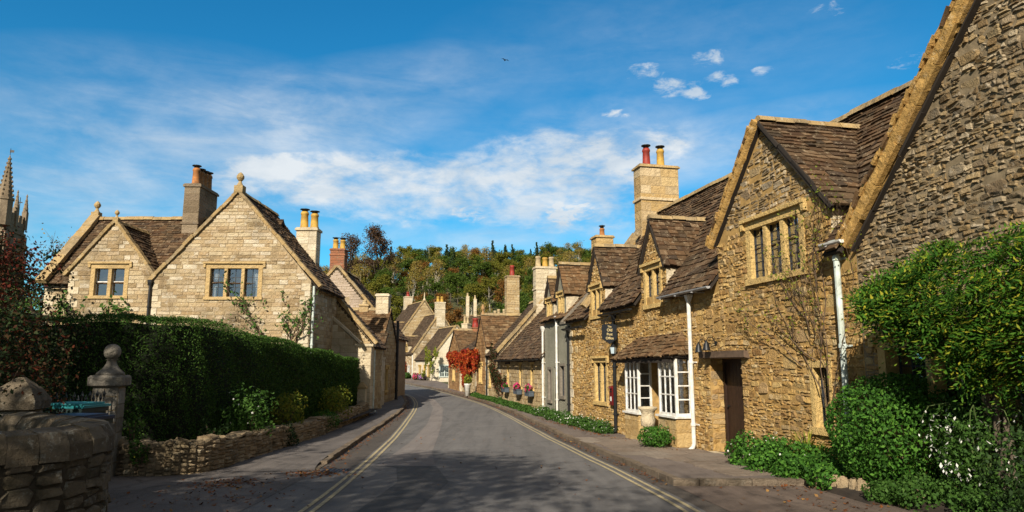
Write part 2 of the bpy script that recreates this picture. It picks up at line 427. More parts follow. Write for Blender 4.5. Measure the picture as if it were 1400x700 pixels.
# ------------------------------------------------------------------ roofs
def slope(mb, p0, p1, q0, q1, ex=(.2, .13), w=(.16, .36), th=.03, mi=0, sag=.0, n_hint=None, ridge=False):
    """stone slates on the roof plane with eave p0-p1 and top q0-q1 (straight edges between)"""
    p0, p1, q0, q1 = V(p0), V(p1), V(q0), V(q1)
    u = (p1-p0); Lb = u.length; u.normalize()
    n = u.cross(q0-p0 if (q0-p0).length > .01 else q1-p0).normalized()
    if n.z < 0: n = -n
    up = n.cross(u)
    if up.z < 0: up = -up
    H = (q0-p0).dot(up)
    l1, r1 = (q0-p0).dot(u), (q1-p0).dot(u)
    ph = R.uniform(0, 9)
    def sg(a, v):
        return -sag*math.sin(PI*min(1, max(0, v/H)))*(.6 + .4*math.sin(a*.7 + ph)) + .012*math.sin(a*1.9 + v*2.3 + ph)
    mb.face([p0 - n*.05, p1 - n*.05, q1 - n*.05, q0 - n*.05], 1)
    mb.face([p0 - n*.11, q0 - n*.11, q1 - n*.11, p1 - n*.11], 1)
    mb.face([p0 - n*.05, p0 - n*.11, p1 - n*.11, p1 - n*.05], 1)
    mb.face([p0 - n*.05, q0 - n*.05, q0 - n*.11, p0 - n*.11], 1)
    mb.face([p1 - n*.05, p1 - n*.11, q1 - n*.11, q1 - n*.05], 1)
    v = 0
    while v < H-.04:
        t = v/H
        e = ex[0] + (ex[1]-ex[0])*t
        l, r_ = l1*t, Lb + (r1-Lb)*t
        t2 = min(1, (v+e)/H)
        l2, r2 = l1*t2, Lb + (r1-Lb)*t2
        top = min(H, v + e*1.55)
        a = l + R.uniform(-.03, .01)
        while a < r_-.03:
            ww = R.uniform(*w)
            if r_-(a+ww) < w[0]*.6: ww = r_-a + R.uniform(-.01, .03)
            b = a + ww
            ln = .006
            ta, tb = min(max(a, l2), r2), min(max(b, l2), r2)
            d = [R.uniform(-.035, .016), R.uniform(-.035, .016)]
            hb = th + R.uniform(-.006, .03); ht = R.uniform(-.004, .006)
            A = p0 + u*(a+ln) + up*(v+d[0]) + n*(hb + sg(a, v)); B = p0 + u*(b-ln) + up*(v+d[1]) + n*(hb + R.uniform(-.006, .006) + sg(b, v))
            C = p0 + u*(tb-ln) + up*top + n*(ht + sg(b, v)); D = p0 + u*(ta+ln) + up*top + n*(ht + sg(a, v))
            i = len(mb.v); dn = n*(th+.016)
            mb.v.extend([tuple(x) for x in (A, B, C, D, A-dn, B-dn)])
            for q in ((0, 1, 2, 3), (4, 5, 1, 0), (4, 0, 3), (1, 5, 2)):
                mb.f.append(tuple(i+k for k in q)); mb.m.append(mi)
            a = b
        v += e

def ridge_stones(mb, a, b, mi=2, r=.13, seg=.45, drop=.0):
    a, b = V(a), V(b); d = b-a; L = d.length; d.normalize()
    s = d.cross(Z_).normalized(); k = 0; t = 0
    while t < L-.05:
        w = min(seg*R.uniform(.85, 1.15), L-t)
        p, q = a + d*(t+.006), a + d*(t+w-.006)
        dz = R.uniform(-.012, .012); hh = r*R.uniform(.9, 1.1)
        pr = [(-1.35, -.75), (-.7, .35), (0, .62), (.7, .35), (1.35, -.75)]
        i = len(mb.v)
        for c in (p, q):
            for x, y in pr: mb.v.append(tuple(c + s*x*hh + Z_*(y*hh + dz)))
        for x in range(4): mb.f.append((i+x, i+x+1, i+x+6, i+x+5)); mb.m.append(mi)
        mb.f.append((i+4, i+3, i+2, i+1, i)); mb.m.append(mi)
        mb.f.append((i+5, i+6, i+7, i+8, i+9)); mb.m.append(mi)
        t += w

def verge(mb, a, b, w=.3, h=.16, mi=0, seg=.5, j=.012):
    """coping stones along a sloping gable edge"""
    a, b = V(a), V(b); d = b-a; L = d.length; d.normalize()
    s = d.cross(Z_).normalized(); up = s.cross(d); t = 0
    while t < L-.03:
        ww = min(R.uniform(.8, 1.25)*seg, L-t)
        if L-t-ww < .15: ww = L-t
        dz = R.uniform(-j, j)
        mb.box(.004, ww-.004, -w/2 + R.uniform(-j, j), w/2 + R.uniform(-j, j), dz, h + dz + R.uniform(-j, j), mi, (a + d*t, d, up, s), j*.6)
        t += ww

ROOFM = lambda m: [m, UNDER, COPE]

# ------------------------------------------------------------------ windows, doors, pipes, chimneys
def window(root, fr, u0, u1, v0, v1, n=2, deep=.16, mat=None, hood=True, bars=(2, 4), curtain=False, jam=.1, mul=.08, glaze=None, inter=None, lead=.008, proud=.025, sill=True, name='window'):
    mat = mat or GOLDST
    mb = MB()
    mb.box(u0-.02, u0+jam, -deep, proud, v0, v1, 0, fr, .003)
    mb.box(u1-jam, u1+.02, -deep, proud, v0, v1, 0, fr, .003)
    mb.box(u0-.05, u1+.05, -deep, proud+.004, v1-jam*.9, v1+.04, 0, fr, .003)
    if sill: mb.box(u0-.06, u1+.06, -deep, proud+.045, v0-.07, v0+.05, 0, fr, .004)
    i0, i1 = u0+jam, u1-jam
    lw = (i1-i0-(n-1)*mul)/n
    for k in range(1, n):
        x = i0 + k*lw + (k-1)*mul
        mb.box(x, x+mul, -deep+.004, proud-.012, v0+.05, v1-jam*.9, 0, fr, .002)
    if hood:
        mb.box(u0-.14, u1+.14, -.01, .1, v1+.05, v1+.13, 0, fr, .006)
        for a in (u0-.14, u1+.04): mb.box(a, a+.1, -.01, .08, v1-.1, v1+.05, 0, fr, .006)
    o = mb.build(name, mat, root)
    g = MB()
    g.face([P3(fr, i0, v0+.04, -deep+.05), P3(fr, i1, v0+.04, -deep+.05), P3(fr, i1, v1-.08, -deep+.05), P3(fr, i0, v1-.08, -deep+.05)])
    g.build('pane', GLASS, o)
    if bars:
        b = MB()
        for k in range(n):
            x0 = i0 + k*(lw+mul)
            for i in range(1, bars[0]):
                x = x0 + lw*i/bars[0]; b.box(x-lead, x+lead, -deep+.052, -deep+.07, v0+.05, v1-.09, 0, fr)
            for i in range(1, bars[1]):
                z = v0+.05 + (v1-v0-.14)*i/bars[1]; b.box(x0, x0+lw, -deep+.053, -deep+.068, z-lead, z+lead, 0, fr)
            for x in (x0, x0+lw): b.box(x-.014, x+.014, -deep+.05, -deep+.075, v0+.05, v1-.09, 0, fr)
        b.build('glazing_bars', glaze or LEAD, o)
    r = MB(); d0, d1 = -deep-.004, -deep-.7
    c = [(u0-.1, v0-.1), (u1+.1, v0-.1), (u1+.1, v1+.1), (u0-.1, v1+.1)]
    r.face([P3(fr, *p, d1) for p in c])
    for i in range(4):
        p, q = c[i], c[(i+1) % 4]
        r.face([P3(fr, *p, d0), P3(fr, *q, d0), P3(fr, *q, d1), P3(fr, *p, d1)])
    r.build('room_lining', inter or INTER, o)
    if curtain:
        cm = MB()
        for side in (0, 1):
            for k in range(6):
                a = (u0+jam*.6 + k*.055) if side == 0 else (u1-jam*.6 - k*.055)
                s = 1 if side == 0 else -1
                z0 = v0 + .06 + (.1*k if k > 3 else 0)
                cm.face([P3(fr, a, z0, -deep-.03-(k % 2)*.04), P3(fr, a+s*.055, z0, -deep-.03-((k+1) % 2)*.04), P3(fr, a+s*.055, v1-.1, -deep-.03-((k+1) % 2)*.04), P3(fr, a, v1-.1, -deep-.03-(k % 2)*.04)])
        cm.build('curtain', CURT, o)
    return o

def door(root, fr, u0, u1, v0, v1, mat=None, deep=.26, lintel=True, frame=None):
    d = MB(); n = max(3, int((u1-u0)/.16)); w = (u1-u0-.16)/n
    for k in range(n):
        d.box(u0+.08+k*w+.004, u0+.08+(k+1)*w-.004, -deep, -deep+.05+R.uniform(-.004, .004), v0+.02, v1-.08, 0, fr)
    o = d.build('door', mat or WOODD, root)
    f = MB()
    f.box(u0, u0+.08, -deep-.04, -deep+.1, v0, v1, 0, fr); f.box(u1-.08, u1, -deep-.04, -deep+.1, v0, v1, 0, fr); f.box(u0, u1, -deep-.04, -deep+.101, v1-.08, v1, 0, fr)
    f.build('door_frame', frame or WOODD, o)
    h = MB(); h.tube([P3(fr, u0+.17, (v0+v1)/2, -deep+.04), P3(fr, u0+.17, (v0+v1)/2, -deep+.1)], [.012, .03], 8)
    h.build('handle', BLACKP, o)
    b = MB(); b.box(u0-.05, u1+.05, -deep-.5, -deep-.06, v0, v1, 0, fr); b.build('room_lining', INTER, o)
    return o

def pot_mesh(kind='round', h=.6, r=.14, cowl=True):
    mb = MB()
    mb.lathe([(r*1.15, 0), (r*1.15, .07), (r, .1), (r*.88, h*.8), (r*1.02, h*.84), (r*1.02, h*.9), (r*.85, h)], (0, 0, 0), 12)
    if cowl:
        mb.lathe([(r*.7, h), (r*.7, h+.09), (r*1.2, h+.1), (r*1.2, h+.13), (r*.4, h+.16)], (0, 0, 0), 10, 1)
    return mb

def chimney(root, x0, x1, y0, y1, z0, z1, mat, mort, pots, S=ASHLAR, bands=(.0,), cap=.12, capm=None, pot_h=.6, pot_r=.14, cowl=True):
    mb = MB()
    fs = [(FRONT(y0, x0), x1-x0), (RIGHT(x1, y0), y1-y0), (LEFT(x0, y1), y1-y0), (BACK(x1, y1), x1-x0)]
    for fr, w in fs:
        pts = [(0, z0), (w, z0), (w, z1), (0, z1)]
        wallface(mb, fr, pts, (), 0); stones(mb, fr, pts, (), S, 1)
    e = .06
    mb.box(x0-e, x1+e, y0-e, y1+e, z1, z1+cap, 1, None, .006)
    mb.box(x0-.02, x1+.02, y0-.02, y1+.02, z1+cap, z1+cap+.05, 1, None, .006)
    for b in bands:
        z = z0 + (z1-z0)*b
        if b: mb.box(x0-.05, x1+.05, y0-.05, y1+.05, z-.05, z+.05, 1, None, .006)
    o = mb.build('chimney', [mort, mat], root)
    for px, py, k in pots:
        p = pot_mesh(h=pot_h*R.uniform(.92, 1.08), r=pot_r, cowl=cowl).build('chimney_pot', [POTS[k], BLACKP], o, True)
        p.location = (px, py, z1+cap+.04)
    return o

def downpipe(root, fr, u, z0, z1, mat, hopper=True, r=.045, off=.09):
    mb = MB()
    mb.tube([P3(fr, u, z1, off), P3(fr, u, z0+.18, off), P3(fr, u, z0+.1, off+.03), P3(fr, u, z0+.03, off+.12)], r, 10)
    z = z0+.6
    while z < z1-.2:
        mb.tube([P3(fr, u, z, off), P3(fr, u, z+.07, off)], r*1.3, 10)
        mb.box(u-.1, u+.1, -.01, .03, z+.02, z+.05, 0, fr); z += 1.5
    if hopper:
        mb.lathe([(r*1.2, -.12), (.11, .02), (.12, .12), (.1, .13)], P3(fr, u, z1, off), 4, 0, 0, PI/4)
    return mb.build('downpipe', mat, root, False)

def gutter(root, fr, u0, u1, z, off, mat, r=.06, slope_=0):
    mb = MB(); i = 0
    n = 7
    for k in range(2):
        u = (u0, u1)[k]
        for q in range(n):
            t = PI + PI*q/(n-1)
            mb.v.append(tuple(P3(fr, u, z + r*math.sin(t) + slope_*k, off + r*math.cos(t))))
    for q in range(n-1): mb.f.append((q, q+1, n+q+1, n+q)); mb.m.append(0)
    mb.f.append(tuple(range(n))); mb.m.append(0); mb.f.append(tuple(range(2*n-1, n-1, -1))); mb.m.append(0)
    u = u0+.2
    while u < u1:
        mb.box(u-.02, u+.02, 0, off+r, z-r-.02, z-r, 0, fr); u += .9
    return mb.build('gutter', mat, root)

def wall_dormer(root, fr, c, half, zb, foot, peak, back, stone_, mort, S, win=None, slatem=None, ov=.1, gablemat=None, slope_back=1.3, eave=3.6, bars=(2, 4), ex=(.19, .13)):
    """gabled dormer whose face stands flush in the wall; BACK is how far its ridge runs to the main roof"""
    mb = MB(); pts = [(c-half, zb), (c+half, zb), (c+half, foot), (c, peak), (c-half, foot)]
    ops = [win[:4]] if win else []
    wallface(mb, fr, pts, ops, 0); stones(mb, fr, pts, ops, S, 1, frame=.02)
    for s in (-1, 1):     # cheeks
        x = c + s*half
        cd = (foot-eave)/slope_back
        q = [P3(fr, x, zb, 0), P3(fr, x, foot, 0), P3(fr, x, foot, -cd-.2), P3(fr, x, zb, -.05)]
        mb.face(q if s > 0 else q[::-1], 3)
    mb.build('dormer_wall', [mort, stone_, ASH, PALEASH], root)
    rf = MB(); k = (peak-foot)/half
    for s in (-1, 1):
        e0 = P3(fr, c+s*(half+ov), foot-ov*k, ov); e1 = P3(fr, c+s*(half+ov), foot-ov*k, -back)
        t0 = P3(fr, c, peak+.02, ov); t1 = P3(fr, c, peak+.02, -back)
        slope(rf, e0, e1, t0, t1, ex, (.14, .32))
    ridge_stones(rf, P3(fr, c, peak+.05, ov), P3(fr, c, peak+.05, -back), 2, .1, .4)
    rf.build('dormer_roof', ROOFM(slatem or SLATE), root)
    if win: window(root, fr, *win[:4], n=win[4], bars=bars)

def house(name, label, O, ang, L, W, eave, ridge, st, mort, S, faces, slatem, base=-.9, ov=.2, cat_='house', para=(0, 0), quo=True, ex=(.24, .16), sw=(.2, .42), group=None, gov=.08, sag=.03):
    """side-gabled house: x along the front, y into it. FACES names the faces that carry stonework, with their openings (u0,u1,v0,v1)"""
    root = empty(name, (O[0], O[1], 0), ang, label, cat_, group)
    mb = MB(); mid = W/2
    fd = {'front': (FRONT(), [(0, base), (L, base), (L, eave), (0, eave)]), 'back': (BACK(L, W), [(0, base), (L, base), (L, eave), (0, eave)]),
          'right': (RIGHT(L), [(0, base), (W, base), (W, eave), (mid, ridge), (0, eave)]), 'left': (LEFT(0, W), [(0, base), (W, base), (W, eave), (mid, ridge), (0, eave)])}
    for k, (fr, pts) in fd.items():
        ops = faces.get(k, ())
        wallface(mb, fr, pts, ops, 0)
        if k in faces and S: stones(mb, fr, pts, ops, S, 1, (eave, eave) if quo else (None, None))
    mb.build('wall', [mort, st, PALEASH], root)
    sl = (ridge-eave)/mid
    rf = MB()
    a0, a1 = (-gov if not para[0] else .0), (L+gov if not para[1] else L)
    slope(rf, (a0, -ov, eave-ov*sl+.06), (a1, -ov, eave-ov*sl+.06), (a0, mid, ridge+.06), (a1, mid, ridge+.06), ex, sw, sag=sag)
    slope(rf, (a1, W+ov, eave-ov*sl+.06), (a0, W+ov, eave-ov*sl+.06), (a1, mid, ridge+.06), (a0, mid, ridge+.06), ex, sw, sag=sag)
    ridge_stones(rf, (a0, mid, ridge+.1), (a1, mid, ridge+.1), 2)
    rf.build('roof', ROOFM(slatem), root)
    for i, x in ((0, .12), (1, L-.12)):
        if para[i]:
            c = MB()
            for yy in (-ov*.6, W+ov*.6):
                verge(c, (x, yy, eave - ov*.6*sl + .1), (x, mid, ridge+.1), .34, .16)
            c.build('coping', COPE, root)
    return root, fd

# ------------------------------------------------------------------ foliage
def leaf_obj(name, P, size, mat, parent=None, aspect=.5, normals=None, spread=1.0, dirs=None, fold=.12):
    P = np.asarray(P, float); n = len(P)
    if n == 0: return None
    size = np.broadcast_to(np.asarray(size, float), (n,))*NR.uniform(.65, 1.3, n)
    nr = NR.normal(size=(n, 3))*spread
    if normals is not None: nr = nr + np.asarray(normals)
    else: nr = nr + np.array([0, 0, .5])
    nr /= np.linalg.norm(nr, axis=1)[:, None] + 1e-9
    a = NR.normal(size=(n, 3)) if dirs is None else np.asarray(dirs, float) + NR.normal(size=(n, 3))*.05
    a -= nr*(a*nr).sum(1)[:, None]; a /= np.linalg.norm(a, axis=1)[:, None] + 1e-9
    b = np.cross(nr, a)
    s = size[:, None]
    v = np.stack([P - a*s*.5, P + b*s*aspect*.5 - nr*s*fold, P + a*s*.5, P - b*s*aspect*.5 - nr*s*fold], 1).reshape(-1, 3)
    me = bpy.data.meshes.new(name)
    me.vertices.add(4*n); me.vertices.foreach_set('co', v.ravel())
    me.loops.add(4*n); me.loops.foreach_set('vertex_index', np.arange(4*n, dtype=np.int32))
    me.polygons.add(n); me.polygons.foreach_set('loop_start', np.arange(0, 4*n, 4, dtype=np.int32))
    me.polygons.foreach_set('loop_total', np.full(n, 4, dtype=np.int32))
    for m in (mat if isinstance(mat, (list, tuple)) else [mat]): me.materials.append(m)
    me.update(); me.validate()
    o = bpy.data.objects.new(name, me); COL.objects.link(o)
    if parent: o.parent = parent
    if name in ('flowers', 'rosettes'): o['kind'] = 'stuff'
    return o

def lump(D, seed, amp=.25, f=2.3):
    r = np.random.default_rng(seed); out = np.zeros(len(D))
    for k in range(6):
        w = r.normal(size=3)*f*(1 + .5*k); out += np.sin(D@w + r.uniform(0, 6))*(.6/(1 + .45*k))
    return 1 + amp*out*.6

def blob(c, rad, n, seed, amp=.25, inner=.45, f=2.3, zmin=None):
    D = NR.normal(size=(n, 3)); D /= np.linalg.norm(D, axis=1)[:, None]
    r = lump(D, seed, amp, f)*(1 - inner*NR.random(n)**2.2)
    P = np.array(c) + D*r[:, None]*np.array(rad)
    if zmin is not None:
        k = P[:, 2] > zmin; return P[k], D[k]
    return P, D

def bush(name, label, cat_, base, rad, n, size, mat, seed=1, amp=.3, aspect=.5, inner=.55, flowers=None, group=None, stems=6, cz=None, zmin=None, fsize=.05, lname='leaves'):
    x, y, z = base
    root = empty(name, base, 0, label, cat_, group)
    cz = rad[2] if cz is None else cz
    P, D = blob((0, 0, cz), rad, n, seed, amp, inner, 2.6, .0 if zmin is None else zmin)
    leaf_obj(lname, P, size, mat, root, aspect, D*.9, .8)
    m = MB()
    for k in range(stems):
        t = R.uniform(0, 2*PI); q = R.uniform(.3, .8)
        m.tube([(0.05*math.cos(t), .05*math.sin(t), -.05), (rad[0]*q*.5*math.cos(t), rad[1]*q*.5*math.sin(t), cz*.8), (rad[0]*q*math.cos(t), rad[1]*q*math.sin(t), cz*1.3)], [.018, .012, .005], 5)
    if stems: m.build('stems', STEM, root)
    if flowers:
        fn, fm = flowers
        P, D = blob((0, 0, cz), [r*1.03 for r in rad], fn, seed, amp, .06, 2.6, .0 if zmin is None else zmin)
        leaf_obj('flowers', P, fsize, fm, root, .9, D*2, .6)
    return root

G_YEW = leaf_mat('yew_leaves', [(.024, .06, .008), (.04, .098, .013), (.058, .125, .018), (.09, .15, .026)], .22)
G_BUSH = leaf_mat('bush_leaves', [(.02, .06, .008), (.04, .12, .014), (.06, .17, .02), (.11, .25, .03)], .3)
G_DARK = leaf_mat('dark_leaves', [(.012, .028, .007), (.022, .05, .012), (.035, .07, .015)], .25)
G_MID = leaf_mat('mid_leaves', [(.03, .075, .012), (.05, .12, .018), (.08, .16, .03)], .3)
G_YEL = leaf_mat('yellow_leaves', [(.1, .16, .02), (.2, .24, .03), (.3, .27, .03), (.08, .14, .02)], .35)
G_WIST = leaf_mat('wisteria_leaves', [(.018, .06, .006), (.04, .12, .010), (.075, .18, .014), (.16, .23, .02), (.4, .36, .03)], .4, pos=[0, .35, .66, .86, 1])
G_RED = leaf_mat('red_creeper_leaves', [(.22, .01, .008), (.4, .03, .01), (.5, .1, .015), (.3, .02, .02), (.5, .2, .04)], .35)
G_REDG = leaf_mat('red_green_leaves', [(.014, .028, .008), (.025, .045, .012), (.035, .05, .014), (.05, .03, .012), (.13, .03, .014), (.02, .035, .01)], .25)
G_WHITE = leaf_mat('white_petals', [(.75, .75, .7), (.85, .83, .75)], .3)
G_PINK = leaf_mat('pink_petals', [(.6, .02, .08), (.5, .04, .2), (.7, .1, .2)], .3)
G_PURP = leaf_mat('purple_petals', [(.3, .1, .4), (.45, .2, .5), (.6, .3, .5)], .3)
G_LIT = leaf_mat('fallen_leaf', [(.12, .04, .015), (.2, .07, .02), (.08, .03, .015), (.26, .14, .04)], .0)
T_OLIVE = leaf_mat('olive_crown', [(.075, .088, .010), (.12, .125, .014), (.18, .16, .018), (.09, .105, .012)], .25)
T_TAN = leaf_mat('tan_crown', [(.19, .14, .028), (.25, .185, .04), (.3, .225, .055), (.2, .16, .03)], .25)
T_GREEN = leaf_mat('green_crown', [(.035, .066, .008), (.058, .1, .012), (.09, .13, .015)], .25)
T_DARK = leaf_mat('conifer_crown', [(.012, .028, .009), (.02, .042, .012), (.03, .055, .016)], .12)
T_RUST = leaf_mat('rust_crown', [(.17, .07, .015), (.22, .1, .02), (.13, .075, .018)], .25)
T_PLUM = leaf_mat('plum_crown', [(.07, .04, .025), (.1, .055, .03), (.06, .045, .025)], .2)

def limbs(mb, h, spread, n, seed, base=.3, r0=None, up=.5, sub=3, lean=0):
    """trunk, limbs and twigs; returns twig ends"""
    r = random.Random(seed); r0 = r0 or h*.022
    tr = []; x = y = 0
    for k in range(7):
        t = k/6; tr.append(V((x, y, h*.82*t))); x += r.uniform(-.02, .02)*h + lean*h*.02; y += r.uniform(-.02, .02)*h
    mb.tube(tr, [r0*(1.25 if k == 0 else 1-.8*k/6) for k in range(7)], 7)
    ends = []
    for i in range(n):
        t = base + (1-base)*(i+r.random()*.7)/n
        k = min(5.99, t*6); p = tr[int(k)].lerp(tr[int(k)+1], k-int(k))
        az = i*2.4 + r.uniform(-.5, .5)
        ln = spread*(1-.55*((t-base)/(1-base))**1.6)*r.uniform(.65, 1.1)
        el = up*r.uniform(.5, 1.3) + .5*t
        d = V((math.cos(az)*math.cos(el), math.sin(az)*math.cos(el), math.sin(el)))
        m = p + d*ln*.5 + V((0, 0, .03*h*r.uniform(-1, 1))); e = p + d*ln + V((0, 0, .05*h*r.uniform(0, 1)))
        rr = r0*(1-.75*t)*.5
        mb.tube([p, m, e], [rr, rr*.65, rr*.2], 5)
        ends.append((e, d))
        for j in range(sub):
            q = m.lerp(e, r.uniform(0, .8)); dd = (d + V((r.uniform(-1, 1), r.uniform(-1, 1), r.uniform(-.2, .9)))*.9).normalized()
            f = q + dd*ln*r.uniform(.25, .5)
            mb.tube([q, f], [rr*.4, rr*.12], 4)
            ends.append((f, dd))
    ends.append((tr[-1] + V((0, 0, h*.06)), Z_))
    return ends

def tree_parts(root, h, spread, nl, leaf, mat, seed, bark=BARK, per=1.0, clump=.13, nlimb=14, base=.3, up=.5, sub=3, flat=.7):
    mb = MB(); ends = limbs(mb, h, spread, nlimb, seed, base, None, up, sub)
    mb.build('trunk', bark, root, True)
    if nl:
        Ps, Ds = [], []
        k = max(1, nl//len(ends))
        for e, d in ends:
            c = h*clump*NR.uniform(.6, 1.25)
            D = NR.normal(size=(k, 3)); D /= np.linalg.norm(D, axis=1)[:, None]
            r = c*NR.random(k)**.45
            Ps.append(np.array(e) + D*r[:, None]*np.array([1, 1, flat])); Ds.append(D)
        leaf_obj('crown', np.concatenate(Ps), leaf, mat, root, .6, np.concatenate(Ds)*.8 + np.array([0, 0, .4]), .8)

def conifer_parts(root, h, r, nl, leaf, mat, seed):
    mb = MB(); mb.tube([(0, 0, 0), (0, 0, h*.5), (0, 0, h)], [h*.016, h*.011, .02], 6); mb.build('trunk', BARK, root)
    rr = np.random.default_rng(seed)
    lay = 16; Ps, Ds = [], []
    for i in range(lay):
        t = (i+.3)/lay; z = h*(.1+.9*t); rad = r*(1-t)**.85*rr.uniform(.75, 1.15) + .15
        nb = max(4, int(9*(1-t)+3))
        for b in range(nb):
            a = rr.uniform(0, 2*PI); rb = rad*rr.uniform(.7, 1.1)
            k = int(nl/(lay*8))+1
            q = rr.random(k)**.7
            P = np.stack([np.cos(a)*rb*q, np.sin(a)*rb*q, z - .35*rb*q + h*.02*rr.normal(size=k)], 1) + rr.normal(size=(k, 3))*.12*rad
            Ps.append(P); Ds.append(np.tile([np.cos(a), np.sin(a), .6], (k, 1)))
    leaf_obj('crown', np.concatenate(Ps), leaf, mat, root, .5, np.concatenate(Ds), .6)

def climber(name, label, loc, rz, paths, leaves, mat, size, rad=.02, flowers=None, lname='leaves', zr=None):
    """woody stems pinned to a wall; PATHS in the root's frame"""
    root = empty(name, loc, rz, label, 'climber')
    mb = MB(); pts = []
    def grow(p, d, L, r, lev):
        q = [V(p)]
        for k in range(5):
            if zr: d.z += .5*(q[-1].z < zr[0]) - .9*(q[-1].z > zr[1])
            d = (d + V((R.uniform(-.35, .35), R.uniform(-.1, .1), R.uniform(-.25, .35)))).normalized()
            nx = q[-1] + d*L/5
            nx.y = min(-.03, max(-.28, nx.y)); q.append(nx)
        mb.tube(q, [r*(1-.7*k/5) for k in range(6)], 5)
        pts.extend(q[1:])
        if lev > 0:
            for k in range(3 if lev > 1 else 4):
                i = R.randint(1, 5)
                grow(q[i], (d + V((R.uniform(-1.1, 1.1), R.uniform(-.2, .05), R.uniform(-.3, .8)))).normalized(), L*R.uniform(.4, .65), r*.5, lev-1)
    for p, d, L, lev in paths: grow(V(p), V(d).normalized(), L, rad, lev)
    mb.build('stems', STEM, root, True)
    pa = np.array([tuple(p) for p in pts])
    idx = NR.integers(0, len(pa), leaves)
    P = pa[idx] + NR.normal(size=(leaves, 3))*np.array([.09, .04, .09]) + np.array([0, -.04, 0])
    leaf_obj(lname, P, size, mat, root, .55, np.tile([0, -1., .3], (leaves, 1)), .8)
    return root

# ================================================================== SETTING
def grid_sheet(name, xs, ys, zf, mat, kind='structure'):
    v = [(x, y, zf(x, y)) for y in ys for x in xs]; nx = len(xs)
    f = [(j*nx+i, j*nx+i+1, (j+1)*nx+i+1, (j+1)*nx+i) for j in range(len(ys)-1) for i in range(nx-1)]
    me = bpy.data.meshes.new(name); me.from_pydata(v, [], f); me.materials.append(mat); me.update()
    o = bpy.data.objects.new(name, me); COL.objects.link(o); o['kind'] = kind
    return o
def strip(name, fl, fr_, y0, y1, mat, dz=0., n=None, nx=4, kind='structure', step=.5):
    n = n or int((y1-y0)/step)
    v = []; f = []
    for j in range(n+1):
        y = y0 + (y1-y0)*j/n; a, b = fl(y), fr_(y)
        for i in range(nx+1): x = a + (b-a)*i/nx; v.append((x, y, prof(y) + (dz(y) if callable(dz) else dz)))
    for j in range(n):
        for i in range(nx):
            k = j*(nx+1)+i; f.append((k, k+1, k+nx+2, k+nx+1))
    me = bpy.data.meshes.new(name); me.from_pydata(v, [], f); me.materials.append(mat); me.update()
    o = bpy.data.objects.new(name, me); COL.objects.link(o); o['kind'] = kind
    return o

def asphalt(name, c0, c1, c2, leafy=0.):
    m, nt, b = newmat(name)
    c = mixc(nt, ramp(nt, noise(nt, .7, 6, .7), [(0, 0, 0), (1, 1, 1)], [.38, .65]), c0, c1)
    c = mixc(nt, math_(nt, 'MULTIPLY', ramp(nt, noise(nt, 120, 2, .6), [(0, 0, 0), (1, 1, 1)], [.45, .7]), .6), c, c2)
    c = mixc(nt, math_(nt, 'MULTIPLY', ramp(nt, noise(nt, 2.6, 7, .75, dist=.8), [(0, 0, 0), (1, 1, 1)], [.55, .63]), .5), c, tuple(x*.5 for x in c0))
    mp_ = nd(nt, 'ShaderNodeMapping'); mp_.inputs['Scale'].default_value = (2.2, .12, 1)
    tc_ = nt.nodes.new('ShaderNodeTexCoord'); nt.links.new(tc_.outputs['Object'], mp_.inputs[0])
    c = mixc(nt, math_(nt, 'MULTIPLY', ramp(nt, noise(nt, 1.3, 5, .65, mp_.outputs[0], .3), [(0, 0, 0), (1, 1, 1)], [.45, .65]), .45), c, tuple(x*.6 for x in c0))
    # hairline cracks
    w = nd(nt, 'ShaderNodeTexVoronoi', feature='DISTANCE_TO_EDGE', Scale=.45)
    tc = nt.nodes.new('ShaderNodeTexCoord'); nz = nd(nt, 'ShaderNodeTexNoise', Scale=1.6, Detail=6)
    nt.links.new(tc.outputs['Object'], nz.inputs['Vector'])
    nt.links.new(mixc(nt, .3, tc.outputs['Object'], nz.outputs[1]), w.inputs['Vector'])
    c = mixc(nt, math_(nt, 'MULTIPLY', ramp(nt, w.outputs['Distance'], [(1, 1, 1), (0, 0, 0)], [.002, .009]), .3), c, (.012, .011, .01))
    nt.links.new(c, b.inputs['Base Color']); b.inputs['Roughness'].default_value = .82; b.inputs['Specular IOR Level'].default_value = .35
    bump(nt, b, math_(nt, 'ADD', noise(nt, 160, 3, .6), noise(nt, 7, 4, .6)), .5, .008)
    return m
ROADM = asphalt('road_asphalt', (.098, .092, .088), (.13, .122, .116), (.23, .22, .205))
ROADD = asphalt('dark_asphalt', (.05, .047, .045), (.066, .063, .06), (.13, .125, .12))
ROADP = asphalt('worn_pink_asphalt', (.15, .13, .118), (.185, .16, .145), (.25, .23, .21))
PAVEL = asphalt('old_pavement', (.07, .06, .054), (.13, .112, .1), (.24, .21, .185))
PAVER = asphalt('brown_pavement', (.11, .085, .07), (.15, .12, .1), (.25, .21, .18))
DRIVE = asphalt('brown_tarmac', (.085, .06, .046), (.13, .095, .075), (.24, .19, .15))
SOIL = plain_mat('garden_soil', (.035, .024, .015), .95, .5, 4, bmp=.8)
m, nt, b = newmat('grass_land')
c = ramp(nt, noise(nt, .35, 6, .7), [(.02, .03, .008), (.045, .055, .014), (.06, .06, .02), (.035, .025, .012)])
nt.links.new(c, b.inputs['Base Color']); b.inputs['Roughness'].default_value = .95; bump(nt, b, noise(nt, 3, 5, .7), .8, .2)
GRASSM = m

